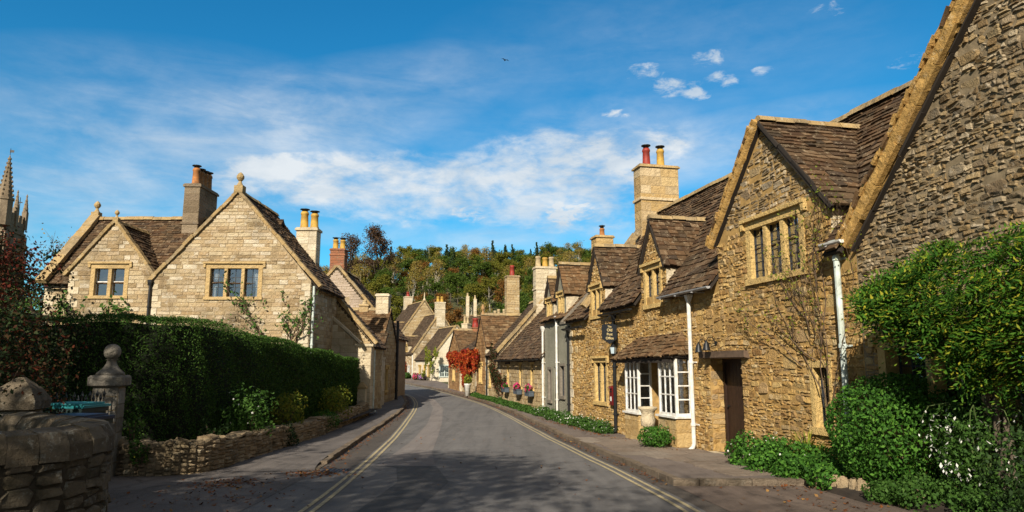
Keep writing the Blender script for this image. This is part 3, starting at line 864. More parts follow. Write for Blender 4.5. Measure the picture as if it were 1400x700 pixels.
def yellow():
    m, nt, b = newmat('worn_yellow_paint')
    n = noise(nt, 14, 6, .8)
    c = mixc(nt, ramp(nt, n, [(.06, .06, .06), (.9, .9, .9)], [.45, .66]), mixc(nt, ramp(nt, noise(nt, 3, 3), [(0, 0, 0), (1, 1, 1)]), (.46, .36, .16), (.4, .34, .21)), (.09, .085, .08))
    nt.links.new(c, b.inputs['Base Color']); b.inputs['Roughness'].default_value = .8
    bump(nt, b, noise(nt, 160, 3, .6), .4, .006)
    return m
YEL = yellow()

RL = [(-6, 2.4), (2, 2.5), (9.35, 2.36), (11.55, 2.22), (14.85, 1.96), (24.25, .95), (35.15, -.75), (45.4, -2.95), (59.9, -6.6), (70.5, -10), (85.4, -15.2), (105, -24), (130, -36)]
LL = [(-6, -2.1), (2, -2.35), (9.35, -2.7), (12.45, -2.92), (18.8, -3.46), (27.35, -4.21), (35.15, -4.92), (41.2, -5.7), (49.5, -7.3), (60, -10.4), (70.5, -13.8), (85, -19.2), (105, -28.5), (130, -41)]
rl = lambda y: cat(RL, y)
ll = lambda y: cat(LL, y)
rk = lambda y: rl(y) + .36
lk = lambda y: ll(y) - float(np.interp(y, [8, 14, 22, 33, 42, 60], [.75, .68, .8, .45, .4, .4]))

xs = sorted(set([*np.linspace(-420, -60, 25), *np.linspace(-60, 60, 61), *np.linspace(60, 420, 25)]))
ys = sorted(set([*np.linspace(-80, 0, 17), *np.linspace(0, 110, 56), *np.linspace(110, 300, 64), *np.linspace(300, 900, 20)]))
g = grid_sheet('ground', xs, ys, lambda x, y: gz(x, y) - .07 - .02*max(0, min(1, (90-y)/50)), GRASSM)
strip('road', lk, rk, -6, 128, ROADM, 0, nx=6)
pf = lambda tab: (lambda y: float(np.interp(y, [t[0] for t in tab], [t[1] for t in tab])))
strip('road_patch', pf([(8, -1.98), (11.95, -1.9), (14.3, -2.3), (14.6, -2.9)]), pf([(8, -1.3), (12, -1.05), (14.6, -1.55), (17.5, -1.85)]), 7, 14.5, ROADD, .004, step=.25)
strip('road_patch', lambda y: ll(y)+.35, lambda y: ll(y)+1.0, -2, 9.0, ROADD, .004, step=.5)
strip('road_patch', pf([(14.5, -2.75), (20, -2.9), (28, -3.3), (36, -4.0), (44, -5.2), (56, -8.2)]), pf([(14.5, -1.55), (17.5, -1.95), (28, -2.75), (36, -3.5), (44, -4.8), (56, -8.0)]), 14.5, 56, ROADP, .004, step=.5)
GUT = asphalt('gutter_dirt', (.05, .042, .035), (.075, .06, .048), (.15, .125, .1))
strip('road_patch', lambda y: lk(y)+.0, lambda y: ll(y)-.06, 14, 60, GUT, .004, nx=1)
strip('road_patch', lambda y: rl(y)+.08, lambda y: rk(y)+.02, 8, 70, GUT, .004, nx=1)
for off in (0, .14): strip('road_marking', lambda y: ll(y)+off, lambda y: ll(y)+off+.065, -4, 100, YEL, .008, nx=1)
for off in (0, -.15): strip('road_marking', lambda y: rl(y)+off-.06, lambda y: rl(y)+off, -4, 120, YEL, .008, nx=1)
strip('left_pavement', lambda y: float(np.interp(y, [-6, 6, 12, 14, 34, 40, 60, 110], [-9, -9, -9.5, -9, -7.4, -9, -16, -40])), lk, -6, 13.7, PAVEL, .004, step=.5)
strip('left_pavement', lambda y: float(np.interp(y, [14, 34, 37, 46, 60, 110], [-6.9, -7.4, -9.0, -12.0, -17, -42])), lambda y: lk(y)-.14*sm(13.8, 14.1, y), 13.5, 100, PAVEL, lambda y: .008 + .082*sm(13.6, 15.6, y))
strip('driveway', rk, lambda y: 9.5, -6, 11.7, DRIVE, .004, step=.4)
fx = lambda y: 4.9 - .225*(y-15.7)
def pvr(y): return float(np.interp(y, [11.4, 40, 47, 60, 84, 100], [fx(11.4)+.5, fx(40)+.4, fx(47)+.3, -4.2, -9, -14]))
strip('right_pavement', lambda y: rk(y)+.14, pvr, 11.7, 100, PAVER, .09)

def kerb(name, f, y0, y1, h, w, side, label):
    mb = MB(); y = y0
    while y < y1:
        ln = R.uniform(.6, 1.0) if y < 45 else 2.5
        a = V((f(y), y, prof(y))); b = V((f(y+ln), y+ln, prof(y+ln)))
        d = b-a; L = d.length; d.normalize(); s = d.cross(Z_).normalized()*side; up = V((0, 0, 1))
        mb.box(.006, L-.006, R.uniform(-.012, .012), w, -.15, (h if side > 0 else .015 + (h-.015)*sm(13.8, 15.6, y)) + R.uniform(-.012, .012), 0, (a, d, up, s), .006)
        y += ln
    o = mb.build(name, KERBST, None); o['kind'] = 'structure'
    return o
kerb('right_kerb', lambda y: rk(y), 11.6, 90, .105, .15, 1, '')
kerb('left_kerb', lambda y: lk(y), 14.0, 80, .105, .15, -1, '')
mbk = MB(); kx = rk(11.6)
for i in range(8):
    x = kx + i*.42
    mbk.box(x, x+.41, 11.52+R.uniform(-.02, .02), 11.7, -.4, prof(11.6)+.1+R.uniform(-.01, .01), 0, None, .006)
o = mbk.build('right_kerb', KERBST); o['kind'] = 'structure'
# stone flags in the pavement before the shop and the door
mbk = MB()
FO = V((4.9, 15.7, 0)); FD = V((.2195, -.9756, 0)); FN = V((-.9756, -.2195, 0)); FA = math.atan2(FD.y, FD.x)
def FX(s, off=0, z=0):
    p = FO + FD*s + FN*off; return V((p.x, p.y, z))
s = -5.6
while s < 2.6:
    w = R.uniform(.6, 1.0); o_ = .15
    while o_ < 1.75:
        d = R.uniform(.45, .7); p = FX(s+w/2, o_+d/2)
        if p.x > rk(p.y)+.25 and p.y > 12: mbk.box(s+.016, s+w-.016, o_+.016, o_+d-.016, prof(p.y)+.05, prof(p.y)+.1+R.uniform(0, .008), 0, (FO.copy(), FD, Z_, FN), .004)
        o_ += d
    s += w
o = mbk.build('paving_flags', stone_mat('paving_stone', [(.2, .15, .11), (.27, .21, .16), (.16, .12, .09), (.3, .25, .2)], lam=.3, dam=.5)); o['kind'] = 'structure'
o = grid_sheet('garden_soil', np.linspace(-11, -5.85, 10), np.linspace(13.6, 31.5, 40), lambda x, y: prof(y)+.3 if x > -9.9 else prof(y), SOIL)

# ================================================================== RIGHT ROW
fr0 = FRONT()
# --- post office cottage -------------------------------------------------
po = empty('stone_cottage', FX(0), FA, 'honey stone cottage with two white bay windows and two gabled roof dormers', 'house')
ops_po = [(-9.15, -7.85, .35, 1.8), (-9.35, -8.3, 3.28, 4.33), (-4.62, -3.45, 3.28, 4.4), (-4.32, -3.0, -.55, 1.75)]
mb = MB()
WP = lambda a, b, z0, z1: [(a, z0), (b, z0), (b, z1), (a, z1)]
low_ops = [o for o in ops_po if o[2] < 3] + [(-9.45, -7.75, 3.2, 9), (-4.95, -3.05, 3.2, 9)]
pts = WP(-12.0, -1.95, -1.2, 3.55)
wallface(mb, fr0, pts, [ops_po[0], ops_po[3]], 0)
stones(mb, fr0, pts, low_ops, RUB, 1, (3.5, None), frame=.02)
lf = LEFT(-12.0, 5.6); wallface(mb, lf, [(0, -1), (5.6, -1), (5.6, 3.5), (2.85, 7.0), (0, 3.5)], (), 0)
rf_ = RIGHT(-9.75); pts2 = [(0, 3.3), (5.6, 3.3), (2.8, 7.35)]
mb.build('wall', [MORTAR, HONEY, PALEASH], po)
K = 1.33
rf = MB()
def main_roof(rf, a, b, eave, w, ridge, ov=.28, sag=.06, ex=(.21, .12), mid=2.8, gaps=()):
    k = (ridge-eave)/mid
    z = lambda y: eave + y*k + .05*(1-y/mid)
    slope(rf, (a, .12, z(.12)), (b, .12, z(.12)), (a, mid, ridge), (b, mid, ridge), ex, (.15, .36), sag=sag)
    x = a
    for g0, g1 in list(gaps) + [(b, b)]:      # eaves only between the gabled dormers
        if g0 > x + .05: slope(rf, (x, -ov, z(-ov)), (g0, -ov, z(-ov)), (x, .16, z(.16)+.012), (g0, .16, z(.16)+.012), ex, (.15, .36))
        x = max(x, g1)
    slope(rf, (b, mid*2+ov, eave-ov*k), (a, mid*2+ov, eave-ov*k), (b, mid, ridge), (a, mid, ridge), (.3, .3), (.4, .6))
    ridge_stones(rf, (a, mid, ridge+.04), (b, mid, ridge+.04), 2)
main_roof(rf, -9.5, -.42, 3.72, 5.6, 7.3, gaps=((-9.6, -7.9), (-4.9, -3.14)))
slope(rf, (-12.05, -.25, 3.3), (-9.62, -.25, 3.3), (-12.05, 1.9, 5.4), (-9.62, 1.9, 5.4), (.2, .13), (.15, .34))
slope(rf, (-9.5, 4.8, 3.4), (-12.05, 4.8, 3.4), (-9.5, 1.9, 5.4), (-12.05, 1.9, 5.4), (.3, .3), (.4, .6))
rf.build('roof', ROOFM(SLATE), po)
c_ = MB()
verge(c_, (-9.62, -.15, 3.65), (-9.62, 2.1, 6.55), .32, .2); c_.build('coping', COPE, po); c_ = MB(); verge(c_, (-9.62, 5.75, 3.7), (-9.62, 3.4, 6.65), .32, .2)
c_.build('coping', COPE, po)
gm = MB(); wallface(gm, LEFT(-9.5, 5.6), [(0, 3.3), (5.6, 3.3), (2.8, 7.2)], (), 0); stones(gm, LEFT(-9.5, 5.6), [(0, 3.3), (5.6, 3.3), (2.8, 7.2)], (), COURSEF, 1)
gm.build('gable_wall', [MORTAR, HONEY], po)
chimney(po, -10.0, -9.35, 2.02, 3.55, 5.6, 9.0, ASHB, MORTARC, [(-9.68, 2.42, 'red'), (-9.68, 3.0, 'yellow')], ST((.3, .36), (.4, .8), .01, (.004, .01), 0, .003, False), (.64,), .06, pot_h=.72, pot_r=.15)
wall_dormer(po, fr0, -8.75, .82, 2.9, 4.42, 5.78, 1.75, HONEY, MORTAR, RUB, (-9.35, -8.3, 3.28, 4.33, 2))
wall_dormer(po, fr0, -4.02, .86, 2.9, 4.45, 5.8, 1.85, HONEY, MORTAR, RUB, (-4.62, -3.45, 3.28, 4.4, 2))
window(po, fr0, -9.15, -7.85, .35, 1.8, 2, bars=(2, 4))
gutter(po, fr0, -3.1, -.35, 3.42, .3, GREYP)
downpipe(po, fr0, -1.7, -.45, 3.3, WHITE, True, .05, .12)
gutter(po, fr0, -7.8, -5.05, 3.28, .3, BLACKP); gutter(po, fr0, -12.0, -9.7, 3.02, .3, BLACKP)
downpipe(po, fr0, -7.0, -.55, 3.2, BLACKP, True, .055); downpipe(po, fr0, -11.95, -.5, 3.0, BLACKP, True, .05)
# bay windows, each a part with its panes
def bay(s0, s1, off, zb, z0, z1):
    base = MB()
    for fr, w in ((FRONT(-off-.03, s0-.03), s1-s0+.06), (RIGHT(s1+.03, -off-.03), off+.03), (LEFT(s0-.03, 0), off+.03)):
        pts = WP(0, w, zb, z0); wallface(base, fr, pts, (), 0); stones(base, fr, pts, (), ST((.3, .42), (.34, .55), .01, (.004, .01), 0, .003, False), 1)
        pts = WP(-.03, w+.03, zb, zb+.3); stones(base, (fr[0]+fr[3]*.03, fr[1], fr[2], fr[3]), pts, (), ST((.28, .3), (.4, .7), .008, (.03, .036), 0, .003, False), 1)
    base.face([(s0-.03, -off-.03, z0), (s1+.03, -off-.03, z0), (s1+.03, 0, z0), (s0-.03, 0, z0)], 1)
    b = base.build('bay_window', [MORTAR, ASH], po)
    f = MB(); g_ = MB()
    for fr, w, n in ((FRONT(-off, s0), s1-s0, 3), (RIGHT(s1, -off), off, 1), (LEFT(s0, 0), off, 1)):
        t = .055
        f.box(0, t, -.05, .012, z0, z1, 0, fr); f.box(w-t, w, -.05, .012, z0, z1, 0, fr)
        f.box(t, w-t, -.05, .008, z0, z0+.07, 0, fr); f.box(t, w-t, -.05, .008, z1-.07, z1, 0, fr)
        for k in range(1, n):
            x = t + (w-2*t)*k/n; f.box(x-.016, x+.016, -.03, -.002, z0+.07, z1-.07, 0, fr)
        rows = 4 if n == 1 else 3
        for k in range(1, rows):
            z = z0+.07 + (z1-z0-.14)*k/rows; f.box(t, w-t, -.028, -.004, z-.015, z+.015, 0, fr)
        g_.face([P3(fr, t, z0, -.02), P3(fr, w-t, z0, -.02), P3(fr, w-t, z1, -.02), P3(fr, t, z1, -.02)])
    f.box(s0-.08, s1+.08, -off-.09, .0, z0-.045, z0+.002, 0)
    f.build('frame', WHITE, b); g_.build('pane', GLASS, b)
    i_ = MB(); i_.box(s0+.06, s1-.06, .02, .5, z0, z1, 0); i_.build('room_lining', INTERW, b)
    v = MB(); v.lathe([(.05, 0), (.1, .08), (.09, .18), (.04, .24), (.06, .28)], ((s0+s1)/2+.25, -off+.2, z0+.01), 10); v.build('window_ornament', PALEPIPE, b, True)
bay(-5.32, -4.36, .4, -1.0, .3, 1.78)
bay(-2.95, -1.96, .42, -1.0, .36, 1.85)
door(po, fr0, -4.32, -3.0, -.55, 1.75, WOODG, .3, frame=WHITE)
# tiled hood over the bays
hd = MB()
e0, e1, t0, t1 = (-5.95, -.62, 1.78), (-1.86, -.62, 1.86), (-5.15, .0, 2.42), (-2.35, .0, 2.46)
slope(hd, e0, e1, t0, t1, (.15, .11), (.13, .28), .024)
slope(hd, e1, (-1.8, .02, 1.86), t1, (-2.3, .02, 2.46), (.15, .11), (.13, .28), .024)
slope(hd, (-6.0, .02, 1.78), e0, (-5.2, .02, 2.42), t0, (.15, .11), (.13, .28), .024)
hd.box(-5.8, -1.95, -.55, -.48, 1.68, 1.76, 1); hd.box(-5.8, -1.95, -.5, 0, 1.75, 1.79, 1)
hd.build('porch_roof', [SLATEO, UNDER, COPE], po)

# --- cottage with the door and the big gable ------------------------------
gc = empty('stone_cottage', FX(0), FA, 'honey stone cottage with tall gable, three-light window and dark oak door', 'house')
up_w = (.9, 2.85, 3.36, 4.6); lo_w = (2.78, 3.34, .45, 1.65); dr = (-.98, .42, -.42, 1.76)
mb = MB()
p_low = WP(-1.95, 4.2, -1.0, 3.3)
wallface(mb, fr0, p_low, [lo_w, dr], 0, .48); stones(mb, fr0, p_low, [lo_w, dr], RUB, 1)
frj = (V((-.98, 0, 0)), Y_, Z_, X_); stones(mb, frj, WP(.0, .4, -.4, 1.74), (), ST((.1, .2), (.16, .36), .012, (.004, .02), .01, .01), 1)
p_g = [(-.38, 3.3), (3.62, 3.3), (3.62, 4.55), (1.72, 6.62), (-.38, 4.4)]
wallface(mb, fr0, p_g, [up_w], 0)
p_g2 = [(-.38, 3.3), (3.62, 3.3), (3.62, 4.55), (-.38, 4.45)]
stones(mb, fr0, [(-.38, 3.3), (3.62, 3.3), (3.62, 4.55), (-.38, 4.5)], [up_w], RUB, 1, frame=.02)
stones(mb, fr0, [(-.32, 4.66), (3.5, 4.66), (1.72, 6.55)], [up_w], RUB, 3, frame=.02)
for x, sgn in ((3.62, 1), (-.38, -1)):
    q = [(x, 0, 3.3), (x, 0, 4.5), (x, -.0+.75, 4.5), (x, .1, 3.3)]
    fr = RIGHT(x) if sgn > 0 else LEFT(x, .8)
    pts = WP(0, .8, 3.3, 4.5); wallface(mb, fr, pts, (), 0); stones(mb, fr, pts, (), ASHLAR, 2)
mb.box(-1.95, -.38, .0, .02, 3.3, 3.55, 0); mb.box(3.62, 4.2, .0, .02, 3.3, 3.7, 0)
mb.build('wall', [MORTAR, HONEY, PALEASH, GREYH], gc)
rf = MB()
main_roof(rf, -.42, 7.6, 3.85, 5.6, 7.3, sag=.08, gaps=((-.5, 3.64), (4.1, 7.7)))
rf.build('roof', ROOFM(SLATE), gc)
rf = MB(); k = (6.66-4.5)/2.0
for s_ in (-1, 1):
    hw = 2.12
    slope(rf, (1.68+s_*hw, -.1, 4.42), (1.68+s_*hw, 2.6, 4.42), (1.68, -.1, 6.72), (1.68, 2.6, 6.72), (.2, .13), (.16, .36), sag=.03)
ridge_stones(rf, (1.68, -.1, 6.76), (1.68, 2.5, 6.76), 2, .11, .4)
rf.build('gable_roof', ROOFM(SLATE), gc)
cp = MB()
def verge_roll(mb, a, b, r=.1, seg=.16):
    """rough verge: short overlapping stone slates end-on along the slope"""
    a, b = V(a), V(b); d = b-a; L = d.length; d.normalize(); s = d.cross(Z_).normalized(); up = s.cross(d); t = 0
    n_ = int(L/.12); mb.tube([a.lerp(b, k/n_) + up*R.uniform(-.006, .012) + s*R.uniform(-.008, .008) for k in range(n_+1)], [r*R.uniform(.72, .86) for k in range(n_+1)], 9)
    while t < L-.05:
        w = min(seg*R.uniform(.7, 1.4), L-t); k = R.uniform(.05, .16); o = a + d*t + up*r*R.uniform(.45, .6)
        mb.box(0, min(w*1.25, L-t), -r*R.uniform(.75, .98), r*R.uniform(.75, .98), -.03, R.uniform(.022, .04), R.choice((0, 0, 0, 1)), (o, (d+up*k+s*R.uniform(-.1, .1)).normalized(), (up-d*k).normalized(), s), .01)
        t += w
verge_roll(cp, (-.5, -.1, 4.36), (1.68, -.1, 6.7), .12, .15); verge(cp, (3.8, -.1, 4.34), (1.68, -.1, 6.64), .05, .075, 2, .7)
cp.build('verge', [OCHRES, SLATEO, UNDER], gc)
window(gc, fr0, *up_w, 3, bars=(2, 6), hood=True, jam=.13, mul=.12)
window(gc, fr0, *lo_w, 1, bars=(3, 6), hood=False, jam=.09, deep=.2)
d_ = door(gc, fr0, *dr, WOODD, .42)
pl = MB(); pl.box(.12, .3, -.375, -.355, .86, .98, 0, (V((0, 0, 0)), X_, Z_, -Y_)); pl.build('name_plate', ASH, d_)
ln_ = MB(); ln_.box(-1.25, .75, -.01, .13, 1.77, 1.93, 0, fr0, .02); ln_.build('lintel', plain_mat('weathered_oak', (.13, .085, .055), .85, .4, 10, bmp=.5), gc)
st_ = MB(); st_.box(-1.02, .48, -.05, .3, -.75, -.37, 0, fr0, .01); st_.build('doorstep', PALEASH, gc)
gutter(gc, fr0, 3.6, 4.15, 3.72, .22, WHITE, .06)
downpipe(gc, fr0, 3.86, -.2, 3.62, PALEPIPE, True, .052, .13)

# --- big near gable house ---------------------------------------------------
ng = empty('gabled_house', FX(0), FA, 'weathered stone house with huge gable wall rising beside the wisteria', 'house')
gw = (4.55, 7.4, .6, 2.0)
pts = [(4.2, -1), (12.6, -1), (12.6, 3.75), (8.4, 8.2), (4.2, 3.72)]
mb = MB(); wallface(mb, fr0, pts, [gw], 0)
stones(mb, fr0, WP(4.22, 12.5, -.6, 2.4), [gw], RUB, 1, frame=.03)
stones(mb, fr0, [(4.22, 2.4), (12.5, 2.4), (12.5, 3.7), (8.4, 8.05), (4.22, 3.65)], (), ST((.045, .11), (.07, .22), .012, (.003, .03), .04, .018), 2)
for fr in (LEFT(4.2, 9), RIGHT(12.6)):
    wallface(mb, fr, WP(0, 9, -1, 3.7), (), 0)
wallface(mb, BACK(12.6, 9), [(0, -1), (8.4, -1), (8.4, 3.7), (4.2, 8.2), (0, 3.7)], (), 0)
mb.build('wall', [MORTARG, HONEY, GREYH], ng)
rf = MB(); k = (8.2-3.72)/4.2
slope(rf, (4.0, 9.1, 3.58), (4.0, .1, 3.58), (8.4, 9.1, 8.28), (8.4, .1, 8.28), (.24, .15), (.2, .4))
slope(rf, (12.8, .1, 3.58), (12.8, 9.1, 3.58), (8.4, .1, 8.28), (8.4, 9.1, 8.28), (.24, .15), (.2, .4))
ridge_stones(rf, (8.4, .1, 8.3), (8.4, 9, 8.3), 2)
rf.build('roof', ROOFM(SLATE), ng)
cp = MB(); verge_roll(cp, (4.05, -.06, 3.66), (8.4, -.06, 8.28), .17, .16); verge_roll(cp, (12.75, -.06, 3.66), (8.4, -.06, 8.28), .17, .16)
verge(cp, (4.16, -.12, 3.56), (8.4, -.12, 8.09), .1, .08, 0, .6); verge(cp, (4.22, -.06, 3.5), (8.4, -.06, 7.98), .1, .04, 2, .8)
cp.build('verge', [OCHRES, SLATEO, UNDER], ng)
window(ng, fr0, *gw, 3, bars=(3, 4), hood=True, jam=.14, mul=.11, deep=.3)

# --- grey roughcast cottage -------------------------------------------------
def FH(s0, off=0): p = FX(s0, off); return (p.x, p.y)
o_f = [(.55, 1.15, .1, 1.5), (2.35, 3.05, .35, 1.65), (1.45, 2.1, -.5, 1.55)]
gr, fd = house('rendered_cottage', 'narrow grey roughcast cottage with small tiled dormers between two stone cottages', FH(-15.75), FA, 3.72, 5.2, 3.65, 6.3, RENDER, RENDER, None, {'front': o_f, 'right': ()}, SLATEO, para=(0, 0), ex=(.22, .15), gov=.12)
window(gr, fr0, *o_f[0], 1, bars=(2, 3), hood=False, mat=WOODG, jam=.07); window(gr, fr0, *o_f[1], 1, bars=(2, 3), hood=False, mat=WOODG, jam=.07)
door(gr, fr0, *o_f[2], WOODD, .15)
wall_dormer(gr, fr0, .9, .6, 3.4, 4.45, 5.4, 1.3, RENDER, RENDER, ST((2, 3), (2, 3)), (.5, 1.3, 3.5, 4.4, 2), SLATEO, eave=3.65, slope_back=1.0)
wall_dormer(gr, fr0, 2.65, .66, 3.4, 4.6, 5.75, 1.9, RENDER, RENDER, ST((2, 3), (2, 3)), (2.25, 3.05, 3.55, 4.5, 2), SLATEO, eave=3.65, slope_back=1.0)
downpipe(gr, fr0, 2.2, -.4, 3.5, WHITE, True, .045); downpipe(gr, fr0, .03, -.4, 3.2, WHITE, True, .045)
bb = MB(); bb.beam((3.84, -.35, 3.25), (3.84, 2.6, 6.3), .04, .16); bb.box(3.74, 4.3, -.4, -.34, 3.2, 3.28, 0); bb.build('bargeboard', WOODG, gr)
chimney(gr, .2, .9, 2.2, 3.0, 5.6, 7.3, ASH, MORTAR, [(.55, 2.6, 'orange')], ASHLAR, (), .06, pot_h=.35, pot_r=.12)

# --- flower box cottage -----------------------------------------------------
o_f = [(2.1, 2.65, .55, 1.65), (5.0, 5.65, .5, 1.75), (7.35, 8.0, .5, 1.75)]
fb, fd = house('low_cottage', 'low stone cottage with flower boxes under its three small windows', FH(-25.6), FA, 9.85, 5.7, 2.15, 5.1, TANST, MORTAR, COURSEF, {'front': o_f, 'right': ()}, SLATE, para=(0, 0), ex=(.24, .15), ov=.28, sag=.06)
for o in o_f: window(fb, fr0, *o, 1, bars=(2, 3), hood=False, jam=.07, deep=.14, curtain=False)
for o in o_f:
    lm = MB(); lm.box(o[0]-.2, o[1]+.2, -.02, .09, o[3]+.03, o[3]+.13, 0, fr0, .01); lm.build('lintel', WOODD, fb)
gutter(fb, fr0, 0, 9.8, 1.9, .34, BLACKP)
# --- taller cottage whose gable stands above it -------------------------------
o_f = [(.6, 1.3, .3, 1.5)]
tb, fd = house('stone_cottage', 'stone cottage whose pale coped gable and three-pot chimney stand above the low cottage roof', FH(-29.3), FA, 3.7, 5.7, 2.35, 5.55, TANST, MORTARC, COURSEF, {'front': o_f, 'right': ()}, SLATED, para=(0, 1), ex=(.24, .16))
window(tb, fr0, *o_f[0], 1, bars=(2, 3), hood=True, jam=.08)
downpipe(tb, fr0, .15, -.4, 2.1, BLACKP, True, .05)
chimney(tb, 3.05, 3.75, 2.2, 3.45, 4.6, 7.35, PALEASH, MORTARC, [(3.4, 2.42, 'cream'), (3.4, 2.85, 'yellow'), (3.4, 3.25, 'cream')], ASHLAR, (.55,), .08, pot_h=.62, pot_r=.17, cowl=False)
# --- gable-front cottage with finial --------------------------------------------
def gable_front(name, label, s0, s1, off, depth, eave, ridge, st, mort, slm, faces, cat_='house'):
    """gable to the street: local x points out to the street"""
    p = FX(s0, off-depth)
    r, fd = house(name, label, (p.x, p.y), math.atan2(FN.y, FN.x), depth, s1-s0, eave, ridge, st, mort, COURSEF, faces, slm, ex=(.25, .17))
    return r
g5 = gable_front('stone_cottage', 'reddish stone cottage with a gable to the street topped by a finial', -33.4, -29.35, .05, 6.5, 2.9, 4.9, RUSTST, MORTAR, SLATEO, {'right': [(1.3, 2.6, .5, 1.7)], 'back': ()})
window(g5, RIGHT(6.5), 1.3, 2.6, .5, 1.7, 2, bars=(2, 3), jam=.08)
fm = MB(); fm.lathe([(.14, 0), (.16, .12), (.08, .2), (.06, .34), (.13, .46), (.1, .6), (.03, .75)], (6.4, 2.02, 4.9), 8); fm.build('finial', RUSTST, g5)
chimney(g5, 1.6, 2.3, 1.6, 2.4, 4.3, 5.7, PALEASH, MORTARC, [(1.95, 2.0, 'cream')], ASHLAR, (), .06, pot_h=.3, pot_r=.14, cowl=False)
# --- ivy cottage --------------------------------------------------------------
o_f = [(1.2, 1.9, .4, 1.5), (3.2, 4.1, -.5, 1.5)]
iv, fd = house('stone_cottage', 'stone cottage under the mass of red creeper with dark sloping roof', FH(-40.0), FA, 6.5, 5.2, 2.8, 4.5, TANST, MORTAR, COURSEF, {'front': o_f}, SLATED, ex=(.25, .17))
chimney(iv, 5.55, 6.3, 2.2, 3.1, 4.2, 7.85, TANST, MORTAR, [(5.92, 2.65, 'red')], COURSE, (), .06, pot_h=.75, pot_r=.18, cowl=False)
window(iv, fr0, *o_f[0], 1, bars=(2, 3), jam=.08); door(iv, fr0, *o_f[1], WOODD, .2)
iv2 = gable_front('stone_cottage', 'cottage with tiled gable roof and single red pot beyond the red creeper', -47.2, -40.1, .1, 7, 2.7, 4.5, RUSTST, MORTAR, SLATEO, {'right': [(2.6, 4.2, .4, 1.6)], 'back': ()})
window(iv2, RIGHT(7), 2.6, 4.2, .4, 1.6, 2, bars=(2, 3), jam=.08)
chimney(iv2, 5.0, 5.5, 3.2, 3.8, 4.1, 4.7, BRICK, MORTAR, [(5.25, 3.5, 'red')], COURSE, (), .05, pot_h=.75, pot_r=.26, cowl=False)

# --- three far cottages stepping up the bend -----------------------------------------
def rowh(name, label, C, d, L, *a, **k):
    d = V((d[0], d[1], 0)).normalized(); O = (C[0] + d.x*L, C[1] + d.y*L)
    return house(name, label, O, math.atan2(-d.y, -d.x), L, *a, **k)
o_f = [(1.6, 2.6, .3, 1.6), (3.6, 4.6, -.2, 1.7), (5.4, 6.4, .3, 1.6)]
o_r = [(.9, 2.3, .3, 1.7)]
c3, fd = rowh('whitewashed_cottage', 'cream washed cottage with blue-grey window and ochre door on the bend', (-9.55, 84), (-.4, .917), 7.2, 6.2, 2.45, 6.35, WHITEW, WHITEW, None, {'front': o_f, 'right': o_r}, SLATED, para=(0, 1), ex=(.3, .22), sw=(.3, .6))
window(c3, fr0, *o_f[0], 1, bars=(2, 3), jam=.1); door(c3, fr0, *o_f[1], OCHRE, .12, frame=OCHRE); window(c3, fr0, *o_f[2], 1, bars=(2, 3), jam=.1, inter=OCHRE)
window(c3, RIGHT(7.2), *o_r[0], 2, bars=(2, 3), hood=False, mat=PALEPIPE, jam=.12, glaze=PALEPIPE, lead=.03)
o_f = [(1.2, 2.2, .3, 1.6), (4.2, 5.2, .3, 1.6)]
c2, fd = rowh('stone_cottage', 'pale stone cottage with yellow-potted gable chimney beside the cream washed cottage', (-13.0, 92.6), (-.42, .907), 6.7, 7.3, 3.3, 8.6, CREAM, MORTARC, COURSEF, {'front': o_f, 'right': ()}, SLATED, para=(0, 1), ex=(.3, .22), sw=(.3, .6))
for o in o_f: window(c2, fr0, *o, 1, bars=(2, 3), jam=.12, mat=WHITE, hood=False)
wall_dormer(c2, fr0, 3.4, .9, 3.2, 4.4, 5.6, 1.6, CREAM, MORTARC, COURSEF, (2.85, 3.95, 3.5, 4.4, 1), SLATED, ex=(.3, .22), eave=3.3)
chimney(c2, 5.9, 6.8, 3.1, 4.3, 6.8, 10.0, PALEASH, MORTARC, [(6.35, 3.4, 'yellow'), (6.35, 3.95, 'yellow')], ASHLAR, (.75,), .1, pot_h=.8, pot_r=.22, cowl=False)
downpipe(c2, fr0, 6.6, -.1, 3.0, WHITE, False, .07)
o_f = [(6.3, 7.4, .5, 1.9), (7.9, 8.7, 3.4, 4.8)]
c1, fd = rowh('stone_house', 'tall stone house with finialled gable at the far end of the row', (-16.1, 99.6), (-.42, .907), 9.5, 7.4, 5.6, 10.9, TANST, MORTARC, COURSEF, {'front': o_f, 'right': ()}, SLATED, para=(0, 1), ex=(.32, .24), sw=(.3, .6))
for o in o_f: window(c1, fr0, *o, 1, bars=(2, 3), jam=.14)
for x in (3.6, 6.6):
    wall_dormer(c1, fr0, x, .9, 5.4, 6.7, 7.9, 1.6, CREAM, MORTARC, COURSEF, (x-.5, x+.5, 5.7, 6.6, 1), SLATED, ex=(.3, .22), eave=5.6)
chimney(c1, .2, 1.2, 3.2, 4.3, 9.6, 12.2, PALEASH, MORTARC, [(.7, 3.75, 'red')], ASHLAR, (), .1, pot_h=.7, pot_r=.25, cowl=False)
fm = MB(); fm.lathe([(.2, 0), (.22, .2), (.09, .3), (.07, .9), (.03, 1.2)], (9.35, 3.7, 11.0), 8); fm.build('finial', PALEASH, c1)
